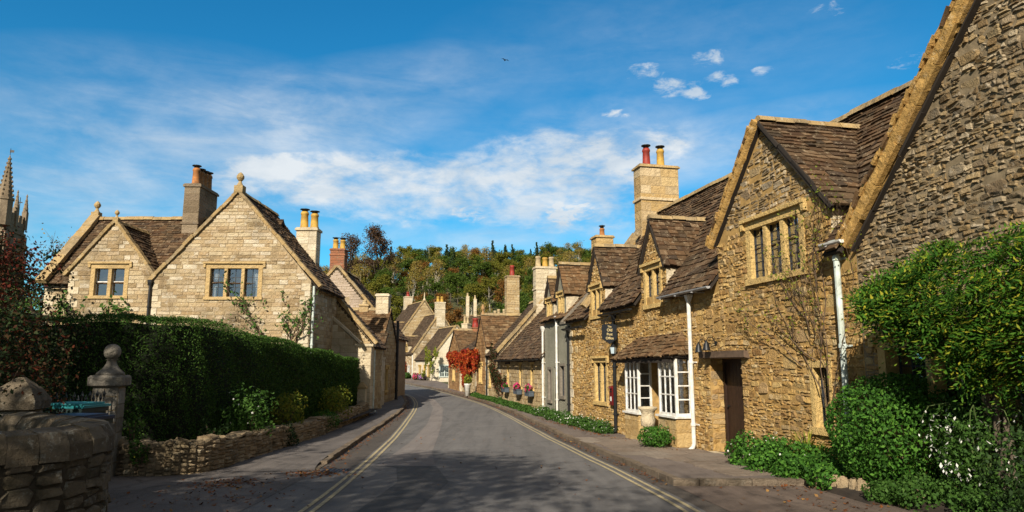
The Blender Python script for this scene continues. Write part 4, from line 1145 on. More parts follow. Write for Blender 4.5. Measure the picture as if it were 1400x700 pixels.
# roofs and chimney stacks showing over the row, and one in the wood
h4, fd = house('stone_house', 'house hidden behind the whitewashed cottage with a clump of pale chimney pots', (-9.5, 101), -.5, 9, 6, 3.8, 6.6, TANST, MORTAR, None, {'front': ()}, SLATED, ex=(.3, .25), sw=(.4, .7))
chimney(h4, 1.0, 2.0, 2.5, 3.5, 5.4, 7.6, PALEASH, MORTARC, [(1.25, 3, 'cream'), (1.75, 3, 'cream')], ASHLAR, (), .1, pot_h=1.0, pot_r=.2, cowl=False)
chimney(h4, 6.1, 8.3, 2.5, 3.5, 5.4, 7.9, PALEASH, MORTARC, [(6.4, 3, 'cream'), (7.0, 3, 'cream'), (7.9, 3, 'cream')], ASHLAR, (), .1, pot_h=1.5, pot_r=.24, cowl=False)
h5, fd = house('stone_house', 'lone pale house half buried in the hillside trees with paired tall chimneys', (-12.8, 162), .2, 7, 6, gz(-10, 162)+1.5, gz(-10, 162)+4, PALEASH, MORTARC, None, {'front': ()}, SLATED, base=gz(-10, 162)-2, ex=(.4, .35), sw=(.5, .9))
chimney(h5, 2.5, 3.2, 2.6, 3.4, gz(-10, 162)+3, gz(-10, 162)+8.4, PALEASH, MORTARC, [(2.85, 3, 'cream')], ASHLAR, (), .1, pot_h=.9, pot_r=.25, cowl=False)
chimney(h5, 4.3, 5.0, 2.6, 3.4, gz(-10, 162)+3, gz(-10, 162)+7.8, PALEASH, MORTARC, [(4.65, 3, 'cream')], ASHLAR, (), .1, pot_h=.9, pot_r=.25, cowl=False)

# ================================================================== LEFT HOUSES
SURR = stone_mat('ochre_window_stone', [(.46, .31, .13), (.54, .39, .19)], lichen=(.46, .4, .28), lam=.3, dam=.4, island=False)
l1 = empty('gabled_house', (0, 28, 0), 0, 'large cream stone house with two coped gables behind the yew hedge', 'house')
BW = (-12.4, -10.15, 4.3, 5.65); SW = (-17.1, -15.6, 4.35, 5.65)
mb = MB()
pb = [(-14.55, -.8), (-8.15, -.8), (-8.15, 5.0), (-11.3, 8.7), (-14.55, 5.1)]
wallface(mb, fr0, pb, [BW], 0); stones(mb, fr0, pb, [BW], COURSE, 1, (4.9, 4.9), frame=.02)
rr_ = RIGHT(-8.15); wallface(mb, rr_, WP(0, 4.2, -.8, 4.95), (), 0); stones(mb, rr_, WP(0, 4.2, -.8, 4.95), (), COURSE, 1)
fs = FRONT(.03); ps = [(-18.0, -.8), (-14.55, -.8), (-14.55, 5.25), (-16.3, 7.45), (-18.0, 5.35)]
wallface(mb, fs, ps, [SW], 0); stones(mb, fs, ps, [SW], COURSE, 1, (5.1, None), frame=.02)
fl_ = FRONT(.35); pl_ = WP(-19.15, -17.98, -.8, 5.0); wallface(mb, fl_, pl_, (), 0); stones(mb, fl_, pl_, (), COURSE, 1, (4.9, None))
le = LEFT(-19.15, 6.75); pe = [(0, -.8), (6.4, -.8), (6.4, 5.0), (3.2, 8.2), (0, 5.0)]; wallface(mb, le, pe, (), 0)
wallface(mb, BACK(-8.15, 6.75), WP(0, 11, -.8, 5), (), 0)
mb.build('wall', [MORTARC, CREAM, PALEASH], l1)
rf = MB()
slope(rf, (-19.1, .15, 4.9), (-10.5, .15, 4.9), (-19.1, 3.3, 8.25), (-10.5, 3.3, 8.25), (.22, .15), (.18, .4), sag=.04)
slope(rf, (-10.5, 6.8, 4.9), (-19.1, 6.8, 4.9), (-10.5, 3.3, 8.25), (-19.1, 3.3, 8.25), (.3, .3), (.4, .6))
ridge_stones(rf, (-19.1, 3.3, 8.3), (-11.3, 3.3, 8.3), 2)
for s_, fx_, z_ in ((-1, -14.6, 4.98), (1, -7.85, 4.75)):
    slope(rf, (fx_, .16, z_), (fx_, 4.6, z_), (-11.3, .16, 8.74), (-11.3, 4.6, 8.74), (.22, .15), (.18, .4))
ridge_stones(rf, (-11.3, .16, 8.76), (-11.3, 4.6, 8.76), 2)
for s_, fx_ in ((-1, -18.1), (1, -14.45)):
    slope(rf, (fx_, .16, 5.22), (fx_, 2.6, 5.22), (-16.3, .16, 7.45), (-16.3, 2.6, 7.45), (.22, .15), (.18, .4))
ridge_stones(rf, (-16.3, .16, 7.47), (-16.3, 2.5, 7.47), 2)
rf.build('roof', ROOFM(SLATE), l1)
cp = MB()
verge(cp, (-14.75, .04, 4.85), (-11.3, .04, 8.66), .3, .13); verge(cp, (-7.8, .04, 4.72), (-11.3, .04, 8.66), .3, .13)
cp.build('coping', COPE, l1); cp = MB()
verge(cp, (-18.15, .06, 5.2), (-16.3, .06, 7.42), .28, .12); verge(cp, (-14.5, .06, 5.15), (-16.3, .06, 7.42), .28, .12)
cp.build('coping', COPE, l1); cp = MB()
verge(cp, (-19.12, .05, 4.9), (-19.12, 3.3, 8.3), .42, .17, 0, .8)
cp.build('coping', COPE, l1)
def finial(root, x, y, z, s=1):
    f = MB(); f.box(x-.17*s, x+.17*s, y-.17*s, y+.17*s, z-.1*s, z+.18*s, 0, None, .01)
    f.lathe([(.14*s, 0), (.07*s, .14*s), (.06*s, .2*s), (.1*s, .24*s), (.15*s, .32*s), (.15*s, .4*s), (.09*s, .5*s), (.02*s, .56*s)], (x, y, z+.18*s), 10)
    f.build('finial', COPE, root, False)
finial(l1, -11.3, .06, 8.78, 1.05); finial(l1, -16.3, .06, 7.5, .62); finial(l1, -19.12, 3.3, 8.4, .95)
window(l1, fr0, *BW, 3, mat=SURR, bars=(2, 3), curtain=True, jam=.15, mul=.13, deep=.2)
window(l1, fs, *SW, 2, mat=SURR, bars=(1, 2), hood=True, jam=.15, mul=.14, deep=.2, lead=.02, glaze=WHITE)
chimney(l1, -14.8, -14.1, 2.55, 4.4, 6.9, 9.6, TOWST, MORTARG, [(-14.45, 2.85, 'orange'), (-14.45, 3.3, 'tan'), (-14.45, 3.72, 'tan'), (-14.45, 4.12, 'tan')], ASHLAR, (.38,), .1, pot_h=.8, pot_r=.17)
downpipe(l1, fr0, -14.62, .3, 4.9, BLACKP, True, .05); downpipe(l1, RIGHT(-8.15), .15, .3, 4.8, PALEPIPE, False, .05)
gutter(l1, FRONT(.35), -19.1, -18.0, 4.78, .18, BLACKP)

def gfront(name, label, X0, X1, Yf, depth, eave, ridge, st, mort, slm, faces, **k):
    """gable faces the camera side: local x points to -Y"""
    return house(name, label, (X0, Yf+depth), -PI/2, depth, X1-X0, eave, ridge, st, mort, COURSE, faces, slm, para=(0, 1), **k)
l2, fd = gfront('stone_house', 'stone house with twin-pot ashlar chimney, its coped gable sloping down to the street', -13.1, -6.42, 32.25, 2.6, 2.6, 6.35, TANST, MORTARC, SLATE, {'right': (), 'back': ()}, ex=(.26, .18))
chimney(l2, 2.0, 2.7, 2.95, 3.9, 5.4, 7.9, PALEASH, MORTARC, [(2.35, 3.2, 'yellow'), (2.35, 3.68, 'yellow')], ASHLAR, (.3,), .1, pot_h=.78, pot_r=.19)
ou = MB(); fo = FRONT(-2.6+2.0)
l2o = MB(); fr_o = (V((3.25, 0, 0)), Y_, Z_, X_)
po_ = [(4.8, -.8), (6.75, -.8), (6.75, 2.5), (6.2, 2.5), (4.8, 3.75)]
po_ = [(4.8, -.8), (6.75, -.8), (6.75, 2.45), (6.15, 2.6), (4.8, 3.8)]
wallface(l2o, fr_o, po_, (), 0); stones(l2o, fr_o, po_, (), ASHLAR, 1)
wallface(l2o, BACK(3.25, 6.75), WP(0, .7, -.8, 2.45), (), 0); stones(l2o, BACK(3.25, 6.75), WP(0, .7, -.8, 2.45), (), ASHLAR, 1)
l2o.face([(2.55, 6.15, 2.6), (3.25, 6.15, 2.6), (3.25, 4.8, 3.8), (2.55, 4.8, 3.8)], 1); l2o.face([(2.55, 6.75, 2.45), (3.25, 6.75, 2.45), (3.25, 6.15, 2.6), (2.55, 6.15, 2.6)], 1)
verge(l2o, (3.1, 6.2, 2.6), (3.1, 4.75, 3.85), .34, .1, 1); l2o.box(2.6, 3.32, 6.0, 6.85, 2.46, 2.58, 1, None, .008)
l2o.build('outshut_wall', [MORTARC, PALEASH], l2)
downpipe(l2, BACK(2.6, 6.68), .05, -.5, 2.3, PALEPIPE, False, .05)
l4, fd = house('stone_cottage', 'low stone cottage with small porch against the pavement on the bend', (-11.5, 37.6), 0, 4.45, 5.2, 2.75, 4.75, TANST, MORTAR, COURSEF, {'front': (), 'right': [(1.4, 2.3, .2, 1.5)]}, SLATEO, ex=(.25, .17))
window(l4, RIGHT(4.45), 1.4, 2.3, .2, 1.5, 1, bars=(2, 3), jam=.1)
chimney(l4, 3.7, 4.4, 2.2, 3.0, 4.2, 5.55, PALEASH, MORTARC, [], ASHLAR, (), .1)
chimney(l4, 2.7, 3.2, 2.4, 3.0, 4.4, 5.0, TANST, MORTARC, [(2.95, 2.7, 'cream')], ASHLAR, (), .05, pot_h=.25, cowl=False)
downpipe(l4, RIGHT(4.45), 4.9, -.5, 4.3, BLACKP, False, .09)
pm = MB()
for fr, w in ((FRONT(-1.6, 3.75), .95), (RIGHT(4.7, -1.6), 1.6)):
    wallface(pm, fr, WP(0, w, -.9, 1.95), (), 0); stones(pm, fr, WP(0, w, -.9, 1.95), (), ASHLAR, 1)
pm.box(3.7, 4.75, -1.65, 0, 1.95, 2.05, 1, None, .01)
pm.build('porch', [MORTARC, PALEASH], l4)
pr = MB(); slope(pr, (3.5, -1.75, 2.15), (4.85, -1.75, 2.15), (3.5, .0, 3.35), (4.85, .0, 3.35), (.2, .15), (.18, .35)); pr.build('porch_roof', ROOFM(SLATE), l4)
l3, fd = gfront('rendered_house', 'pale roughcast gable with brick chimney and yellow pots rising behind the other roofs', -14.6, -7.5, 43.5, 6, 3.5, 7.7, stone_mat('pink_roughcast', [(.42, .33, .25), (.5, .4, .31)], lam=.3, dam=.4, island=False), MORTARC, SLATE, {'right': ()}, ex=(.26, .18))
chimney(l3, 4.9, 5.7, 3.0, 3.9, 6.9, 8.9, BRICK, MORTARG, [(5.3, 3.22, 'yellow'), (5.3, 3.68, 'yellow')], COURSE, (.3, .85), .06, pot_h=.62, pot_r=.18, cowl=True)

# ================================================================== CHURCH
ch = empty('church_tower', (-62.9, 82.3, -1.2), .19, 'distant stone church tower with crocketed spirelet and battlements', 'church')
mb = MB()
for fr, w in ((FRONT(-3.3, -3.3), 6.6), (RIGHT(3.3, -3.3), 6.6), (LEFT(-3.3, 3.3), 6.6), (BACK(3.3, 3.3), 6.6)):
    op = [(2.3, 4.3, 13.2, 17.2)]
    wallface(mb, fr, WP(0, w, -1, 20.2), op, 0, .5); stones(mb, fr, WP(0, w, 6, 20.2), op, ST((.4, .6), (.7, 1.4), .02, (.01, .04), 0, .01, False), 1)
    for a in (-.25, w-.75):
        mb.box(a, a+1.0, 0, .7, -1, 16, 1, fr); mb.box(a+.1, a+.9, 0, .45, 16, 18.6, 1, fr)
    mb.box(-.2, w+.2, -.1, .22, 18.7, 19.0, 1, fr)
    k = 0
    while k < w-.5: mb.box(k, k+.7, -.35, .02, 20.2, 21.1, 1, fr); k += 1.18
    mb.box(3.2, 3.4, -.4, -.1, 13.2, 17.2, 1, fr)
    for z in np.arange(13.5, 17, .5): mb.box(2.3, 4.3, -.45, -.3, z, z+.12, 1, fr)
    mb.box(2.2, 4.4, -.1, .15, 17.2, 17.5, 1, fr)
mb.box(-3.3, 3.3, -3.3, 3.3, 20.0, 20.15, 1)
mb.build('tower', [MORTARG, TOWST], ch)
for x, y in ((3.2, .2), (3.2, 3.2), (-3.2, 3.2)):
    p = MB(); p.box(x-.35, x+.35, y-.35, y+.35, 19.5, 21.8, 0)
    p.lathe([(.42, 0), (.1, 1.9), (.16, 2.0), (.03, 2.3)], (x, y, 21.8), 8)
    for z in (.4, .9, 1.4): p.lathe([(.36-.15*z+.12, 0), (.36-.15*z+.06, .12)], (x, y, 21.8+z), 4)
    p.build('pinnacle', TOWST, ch)
p = MB(); cx, cy = 3.0, -3.0
p.lathe([(1.15, 0), (1.15, 3.0), (1.3, 3.05), (1.3, 3.3)], (cx, cy, 19.2), 8)
p.lathe([(1.08, 0), (.1, 5.2), (.03, 5.4)], (cx, cy, 22.4), 8)
for z in np.arange(.4, 4.9, .55):
    for q in range(8):
        t = 2*PI*q/8; r = 1.08*(1-z/5.3)+.06; p.box(-.09, .09, -.09, .09, 0, .2, 0, (V((cx+r*math.cos(t), cy+r*math.sin(t), 22.4+z)), V((math.cos(t), math.sin(t), 0)), Z_, V((-math.sin(t), math.cos(t), 0))))
p.build('spire', TOWST, ch)
p = MB(); p.tube([(cx, cy, 27.6), (cx, cy, 28.6)], .04, 6); p.box(cx-.08, cx+.5, cy-.02, cy+.02, 28.1, 28.4, 0); p.build('weathervane', BLACKP, ch)
p = MB(); p.tube([(3.0, 1.6, 20.9), (3.0, 1.6, 23.4)], .05, 6); p.box(2.65, 3.35, 1.56, 1.64, 22.7, 22.82, 0); p.build('cross', BLACKP, ch)

ch.scale = (.76, .76, 1)
# ================================================================== LEFT FOREGROUND
def sweep_wall(name, label, path, zb, zt, th, mats, S, cope_h, cope_over, cat_='wall', rough=.02, capseg=.45, group=None):
    """curved rubble wall: PATH is the centre line; stones on both faces and coping stones on top"""
    root = empty(name, (path[0][0], path[0][1], 0), 0, label, cat_, group)
    O = V((path[0][0], path[0][1], 0)); mb = MB(); cp = MB()
    pts = [V((p[0], p[1], 0))-O for p in path]
    nrm = []
    for i in range(len(pts)):
        d = (pts[min(i+1, len(pts)-1)]-pts[max(0, i-1)]).normalized(); nrm.append(V((d.y, -d.x, 0)))
    for side in (1, -1):
        for i in range(len(pts)-1):
            a, b = pts[i] + nrm[i]*th/2*side, pts[i+1] + nrm[i+1]*th/2*side
            if side < 0: a, b = b, a
            u = (b-a); L = u.length; u.normalize(); n = V((u.y, -u.x, 0))
            g0, g1 = zb(i), zt(i)
            fr = (a, u, Z_, n)
            wallface(mb, fr, WP(0, L, g0, g1), (), 0); stones(mb, fr, WP(0, L, g0, g1), (), S, 1)
    for i in (0, -1):
        u = nrm[i]*(1 if i == 0 else -1); fr = (pts[i]-u*th/2, u, Z_, u.cross(Z_)*1)
        wallface(mb, fr, WP(0, th, zb(i), zt(i)), (), 0); stones(mb, fr, WP(0, th, zb(i), zt(i)), (), S, 1)
    mb.build('wall', mats, root)
    # coping
    for i in range(len(pts)-1):
        a, b = pts[i], pts[i+1]; d = b-a; L = d.length; k = max(1, round(L/capseg)); z0, z1 = zt(i), zt(i+1)
        for j in range(k):
            t0, t1 = j/k + .006, (j+1)/k - .006
            p, q = a.lerp(b, t0), a.lerp(b, t1); n0, n1 = nrm[i].lerp(nrm[i+1], t0).normalized(), nrm[i].lerp(nrm[i+1], t1).normalized()
            w = th/2 + cope_over; zz = [z0 + (z1-z0)*t for t in (t0, t1)]
            dz = R.uniform(-rough, rough); base = len(cp.v)
            pr = [(-w, 0), (-w*.98, cope_h*.55), (-w*.72, cope_h*.95), (0, cope_h*1.08), (w*.72, cope_h*.95), (w*.98, cope_h*.55), (w, 0)]
            for c, nn, z in ((p, n0, zz[0]), (q, n1, zz[1])):
                for x, y in pr: cp.v.append((c.x + nn.x*x*R.uniform(.97, 1.03), c.y + nn.y*x*R.uniform(.97, 1.03), z + y + dz + R.uniform(-rough, rough)*.5))
            for m in range(6): cp.f.append((base+m, base+m+7, base+m+8, base+m+1)); cp.m.append(0)
            cp.f.append(tuple(base+m for m in range(7))); cp.m.append(0); cp.f.append(tuple(base+m for m in range(13, 6, -1))); cp.m.append(0)
    cp.build('coping', mats[1], root)
    return root
PIERST = stone_mat('grey_pier_stone', [(.2, .175, .14), (.29, .26, .21), (.24, .21, .17), (.34, .31, .26)], lichen=(.42, .4, .34), lam=.5, dark=(.05, .05, .035), dam=.75, bscale=18, stain=2)
DARKMORT = plain_mat('dirty_mortar', (.075, .06, .042), .95, .5, 6, bmp=.6, spec=.1)
def arc(p, n=6):
    """Catmull-Rom through the given points"""
    out = []
    P = [p[0]] + list(p) + [p[-1]]
    for i in range(1, len(P)-2):
        for k in range(n):
            t = k/n
            out.append(tuple(.5*(2*P[i][c] + (P[i+1][c]-P[i-1][c])*t + (2*P[i-1][c]-5*P[i][c]+4*P[i+1][c]-P[i+2][c])*t*t + (-P[i-1][c]+3*P[i][c]-3*P[i+1][c]+P[i+2][c])*t**3) for c in (0, 1)))
    out.append(p[-1]); return out
sweep_wall('foreground_wall', 'thick mossy stone wall with rounded coping curving round in the left foreground', arc([(-6.6, 4.95), (-5.5, 5.5), (-4.72, 6.15), (-4.3, 6.95), (-4.6, 7.75), (-5.3, 8.35), (-6.1, 8.85)], 4), lambda i: -.5, lambda i: .74, .4, [DARKMORT, DARKST], ST((.1, .2), (.16, .42), .012, (.01, .045), .02, .018), .27, .05, rough=.012, capseg=.36)
pth = arc([(-7.3, 13.2), (-6.75, 12.95), (-6.2, 13.05), (-5.85, 13.6), (-5.75, 15), (-5.8, 17), (-6.0, 21.7), (-6.25, 27), (-6.35, 30.6)], 5)
sweep_wall('garden_wall', 'low dry stone garden wall curving along the pavement below the hedge', pth, lambda i: prof(pth[i][1])-.15, lambda i: prof(pth[i][1])+.54+.04*math.sin(i*1.3), .3, [MORTARG, LOWST], DRY, .06, .02, 'wall', .03, .3)
def pier(label, x, y, w, z1, style):
    r = empty('gate_pier', (x, y, 0), .25, label, 'gate pier')
    mb = MB()
    for fr in (FRONT(-w/2, -w/2), RIGHT(w/2, -w/2), LEFT(-w/2, w/2), BACK(w/2, w/2)):
        pts = WP(0, w, -.6, z1); wallface(mb, fr, pts, (), 0); stones(mb, fr, pts, (), ST((.2, .28), (.2, .4), .012, (.006, .014), 0, .004, False), 1)
    mb.build('shaft', [MORTARG, PIERST], r)
    c = MB(); e = w/2+.075
    if style == 'ball':
        c.lathe([(w*.72, 0), (e*1.41, .03), (e*1.41, .17), (e*1.25, .21)], (0, 0, z1), 4, 0, .01, PI/4); c.build('cap', PIERST, r)
        b = MB(); b.lathe([(.24, 0), (.23, .04), (.15, .11), (.09, .2), (.075, .27), (.1, .28), (.06, .29)] + [(.145*math.sin(a), .42 - .145*math.cos(a)) for a in np.linspace(.5, 3.13, 10)], (0, 0, z1+.21), 18)
        b.build('ball_finial', PIERST, r, True)
    else:
        c.lathe([(w*.66, 0), (e*1.41, .02), (e*1.41, .13), (.28, .28), (.05, .43)], (0, 0, z1), 4, 0, .02, PI/4); c.build('cap', DARKST, r)
    return r
pier('tall stone gate pier topped by a stone ball before the hedge', -7.32, 12.85, .42, 1.22, 'ball')
pier('near stone gate pier with lichened pyramid cap behind the foreground wall', -6.5, 9.35, .42, 1.02, 'pyramid')
gt = empty('iron_gate', (-6.75, 9.75, 0), 0, 'black iron gate railing with spiked tops between the gate piers', 'gate')
mb = MB(); d = V((-.45, 2.75, 0)); n_ = 20
for i in range(n_):
    p = d*(i/(n_-1)); h = 1.0 + (.06 if i % 2 else 0)
    mb.tube([p + Z_*-.1, p + Z_*h], .011, 5); mb.tube([p + Z_*h, p + Z_*(h+.05), p + Z_*(h+.13)], [.012, .026, .002], 5)
mb.build('bars', BLACKP, gt)
mb = MB(); mb.beam(d*0 + Z_*.15, d + Z_*.15, .03, .04); mb.beam(d*0 + Z_*.9, d + Z_*.9, .03, .04); mb.build('rails', BLACKP, gt)
def wheelie(label, x, y, rz, h, lidm):
    r = empty('wheelie_bin', (x, y, prof(y)), rz, label, 'bin', 'bins behind the foreground wall')
    b = MB(); c = []
    for z, a, e in ((.06, .2, .22), (h, .28, .33)): c.append([(-a, -e, z), (a, -e, z), (a, e, z), (-a, e, z)])
    b.face(c[0][::-1]); b.face(c[1])
    for i in range(4): b.face([c[0][i], c[0][(i+1) % 4], c[1][(i+1) % 4], c[1][i]])
    b.box(-.3, .3, -.35, .35, h-.06, h, 0); b.build('body', BINBODY, r)
    l = MB(); l.box(-.31, .31, -.37, .33, h+.004, h+.045, 0, None, .004); l.box(-.26, .26, -.3, .26, h+.045, h+.075, 0, None, .004); l.tube([(-.3, .36, h+.03), (.3, .36, h+.03)], .025, 8); l.build('lid', lidm, r)
    for s in (-1, 1):
        w = MB(); w.tube([(s*.24, .24, .1), (s*.29, .24, .1)], .1, 14); w.build('wheel', BLACKP, r)
wheelie('wheelie bin with a teal lid behind the foreground wall', -6.6, 10.7, 1.5, 1.25, TEAL)
wheelie('wheelie bin with a dark blue lid beside the ball-topped pier', -6.1, 9.95, 1.5, 1.1, NAVY)

# hedge
hg = empty('hedge', (-7.4, 14, 0), 0, 'tall clipped dark yew hedge behind the low garden wall', 'hedge')
hp = arc([(-10.6, 14.35), (-8.6, 14.0), (-7.5, 14.05), (-6.85, 14.5), (-6.62, 15.6), (-6.62, 18), (-6.66, 23), (-6.75, 31.2)], 8)
htop = lambda x, y: 2.62 - .045*max(0, y-14.5) + .05*math.sin(y*1.3) + .04*math.sin(x*2.1)
hb = MB(); Ps = []; Ns = []
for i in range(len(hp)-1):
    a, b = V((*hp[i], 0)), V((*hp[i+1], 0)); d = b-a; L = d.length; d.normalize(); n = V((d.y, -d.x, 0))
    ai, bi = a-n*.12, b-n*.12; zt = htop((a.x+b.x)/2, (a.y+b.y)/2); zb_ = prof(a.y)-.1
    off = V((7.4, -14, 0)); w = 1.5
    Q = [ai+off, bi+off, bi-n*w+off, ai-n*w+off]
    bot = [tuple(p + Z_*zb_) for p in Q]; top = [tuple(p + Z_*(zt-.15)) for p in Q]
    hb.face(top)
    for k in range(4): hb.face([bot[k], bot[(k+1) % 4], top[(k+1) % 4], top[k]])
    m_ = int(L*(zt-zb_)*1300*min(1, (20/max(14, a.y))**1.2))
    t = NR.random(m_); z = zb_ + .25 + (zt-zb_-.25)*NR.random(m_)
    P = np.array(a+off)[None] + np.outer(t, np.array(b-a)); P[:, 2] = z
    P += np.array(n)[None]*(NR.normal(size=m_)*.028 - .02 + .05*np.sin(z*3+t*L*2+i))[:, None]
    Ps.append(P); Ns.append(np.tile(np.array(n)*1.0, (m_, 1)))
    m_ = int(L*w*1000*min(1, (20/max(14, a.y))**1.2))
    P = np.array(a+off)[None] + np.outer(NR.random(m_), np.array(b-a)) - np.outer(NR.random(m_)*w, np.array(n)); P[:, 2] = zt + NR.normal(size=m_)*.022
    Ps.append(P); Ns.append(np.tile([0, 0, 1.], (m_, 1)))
for (cx, cy, ux, uy, nx, ny) in ((-8.3, 31.2, 1.55, 0, 0, 1), (-10.6, 14.3, 0, 1.6, -1, 0)):
    m_ = 2500; t = NR.random(m_); P = np.stack([cx+7.4+ux*t, cy-14+uy*t, prof(cy) + (htop(cx, cy)-prof(cy))*NR.random(m_)], 1); Ps.append(P); Ns.append(np.tile([nx, ny, 0.], (m_, 1)))
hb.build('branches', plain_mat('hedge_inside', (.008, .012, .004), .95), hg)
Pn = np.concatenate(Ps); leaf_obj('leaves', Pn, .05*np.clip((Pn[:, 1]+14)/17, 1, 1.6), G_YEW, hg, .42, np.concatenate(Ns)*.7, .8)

# shrubs at the left edge
def big_shrub(name, label, loc, rad, n, size, mat, seed, stems=9, amp=.35, cat_='shrub', ext=None):
    return bush(name, label, cat_, loc, rad, n, size, mat, seed, amp, .5, .75, None, None, stems, rad[2]*.95, 0)
sh = big_shrub('large_shrub', 'dark straggly shrub with reddish leaves at the left edge', (-7.55, 9.9, -.2), (1.35, 1.5, 1.45), 9000, .07, G_REDG, 5)
big_shrub('large_shrub', 'tall dark tangle of red-tinged foliage rising above the near pier', (-9.9, 12.2, -.2), (1.9, 1.7, 2.1), 12000, .08, G_REDG, 9, 12)
rt = empty('red_tree', (-13.9, 17.8, -.3), 0, 'loose small tree with dark red leaves before the church tower', 'tree')
tree_parts(rt, 5.2, 2.4, 9000, .1, leaf_mat('dark_red_leaves', [(.1, .012, .01), (.16, .03, .015), (.05, .03, .012), (.03, .035, .012)], .3), 21, STEM, clump=.17, nlimb=14, base=.15, up=.7)

# wall plants
def fan(root, base, n, L, mat, w=.03, spread=.7):
    mb = MB()
    for k in range(n):
        a = R.uniform(0, 2*PI); t = R.uniform(.15, spread); l = L*R.uniform(.6, 1.1)
        p = V(base); q = []
        for i in range(5):
            f = i/4; q.append(p + V((math.cos(a)*math.sin(t)*l*f*(1+f*.6), math.sin(a)*math.sin(t)*l*f*(1+f*.6), l*math.cos(t)*f*(1-.35*f*f))))
        s = V((-math.sin(a), math.cos(a), 0))
        for i in range(4):
            w0, w1 = w*(1-i/4)**.6, w*(1-(i+1)/4)**.6
            mb.face([q[i]-s*w0, q[i]+s*w0, q[i+1]+s*w1, q[i+1]-s*w1])
    return mb.build('blades', mat, root)
def wallplant(name, label, x, y, dz, rad, n, size, mat, seed, fl=None, cat_='plant', stems=5, fs=.05):
    return bush(name, label, cat_, (x, y, prof(y)+dz), rad, n, size, mat, seed, .4, .5, .7, fl, None, stems, rad[2]*.9, None, fs)
wallplant('rose_bush', 'leafy rose bush with white blooms hanging over the garden wall', -6.1, 16.4, .2, (.55, .7, .72), 1500, .1, G_MID, 3, (26, G_WHITE), 'bush')
wallplant('yellow_shrub', 'upright yellow-leaved shrub behind the garden wall', -6.2, 19.6, .35, (.45, .7, .6), 1300, .08, G_YEL, 4, None, 'shrub', 9)
wallplant('yellow_shrub', 'smaller yellow-green shrub near the far end of the hedge', -6.3, 25.2, .3, (.45, 1.1, .62), 1400, .1, G_YEL, 7, None, 'shrub', 8)
wallplant('trailing_plant', 'dark green trailing plant spilling down the garden wall front', -5.78, 18.2, -.05, (.3, .55, .38), 1300, .06, G_DARK, 8)
wallplant('trailing_plant', 'bright green mound trailing over the far part of the wall', -6.05, 23.2, .15, (.35, 1.2, .32), 1800, .06, G_BUSH, 12)
wallplant('wall_plant', 'small yellow-flowered plant growing from the curved wall face', -6.62, 12.72, .18, (.2, .14, .24), 260, .07, G_MID, 10, (10, G_YEL), 'plant', 3)
wallplant('wall_plant', 'narrow green climber beside the ball-topped pier', -6.98, 13.15, .35, (.13, .12, .5), 240, .07, G_MID, 11, (8, G_YEL), 'plant', 3)
su = empty('succulent_plant', (-5.95, 14.25, prof(14)+.38), 0, 'bare-stemmed plant with rosette heads on top of the garden wall', 'plant')
mb = MB(); tips = []
for k in range(9):
    a = R.uniform(0, 2*PI); e = V((math.cos(a)*R.uniform(.08, .35), math.sin(a)*R.uniform(.08, .3), R.uniform(.25, .5))); mb.tube([(0, 0, 0), e*.5 + V((0, 0, .02)), e], [.014, .01, .008], 5); tips.append(e)
mb.build('stems', STEM, su)
Pq = np.concatenate([np.array(e) + NR.normal(size=(26, 3))*.035 for e in tips]); leaf_obj('rosettes', Pq, .07, G_DARK, su, .5)

climber('climbing_rose', 'sparse climbing rose with bare branches across the big gable wall', (-9.9, 27.96, 0), 0,
        [((.9, -.05, 1.9), (-.1, 0, 1), 2.2, 2), ((.7, -.05, 1.9), (-.9, 0, .75), 2.6, 2), ((1.1, -.05, 2.0), (.25, 0, 1), 2.0, 2), ((.2, -.05, 2.5), (-1, 0, .35), 2.2, 2), ((.9, -.05, 2.2), (.5, 0, 1), 1.5, 2)], 330, G_MID, .14, .035)
climber('climbing_plant', 'leafy climber below the two-light window of the smaller gable', (-16.6, 27.98, 0), 0,
        [((-1.5, -.05, 2.3), (.2, 0, 1), 1.8, 2), ((-.6, -.05, 2.3), (-.5, 0, 1), 1.5, 2), ((1.0, -.05, 2.3), (.6, 0, 1), 1.3, 2), ((.6, -.05, 2.3), (-.2, 0, 1), 1.2, 2)], 420, G_MID, .17, .03)
climber('wall_creeper', 'bare twiggy creeper spreading beside the three-light window', FX(0), FA,
        [((3.35, -.05, .2), (-.12, 0, 1), 2.6, 3), ((3.3, -.05, .6), (-.35, 0, 1), 2.4, 3), ((3.2, -.05, 1.9), (-.1, 0, 1), 2.2, 3), ((3.0, -.05, 1.7), (-.9, 0, .55), 1.7, 3), ((2.9, -.05, 2.4), (-1, 0, .5), 1.6, 2), ((3.2, -.05, 3.0), (.0, 0, 1), 1.5, 3), ((3.1, -.05, 1.2), (-.7, 0, .8), 2.0, 3), ((3.3, -.05, 1.0), (.05, 0, 1), 2.4, 3), ((2.6, -.05, 1.6), (-.8, 0, .4), 1.4, 3), ((2.9, -.05, 2.2), (-.3, 0, 1), 1.3, 3)], 620, G_YEL, .06, .013)
climber('leafy_climber', 'dark leafy climber beside the corner of the low cottage', FX(-25.4), FA,
        [((.3, -.05, -.4), (0, 0, 1), 1.9, 2), ((-.2, -.05, -.4), (-.1, 0, 1), 2.1, 2), ((.6, -.05, -.4), (.3, 0, 1), 1.5, 2)], 2200, G_REDG, .12, .02)
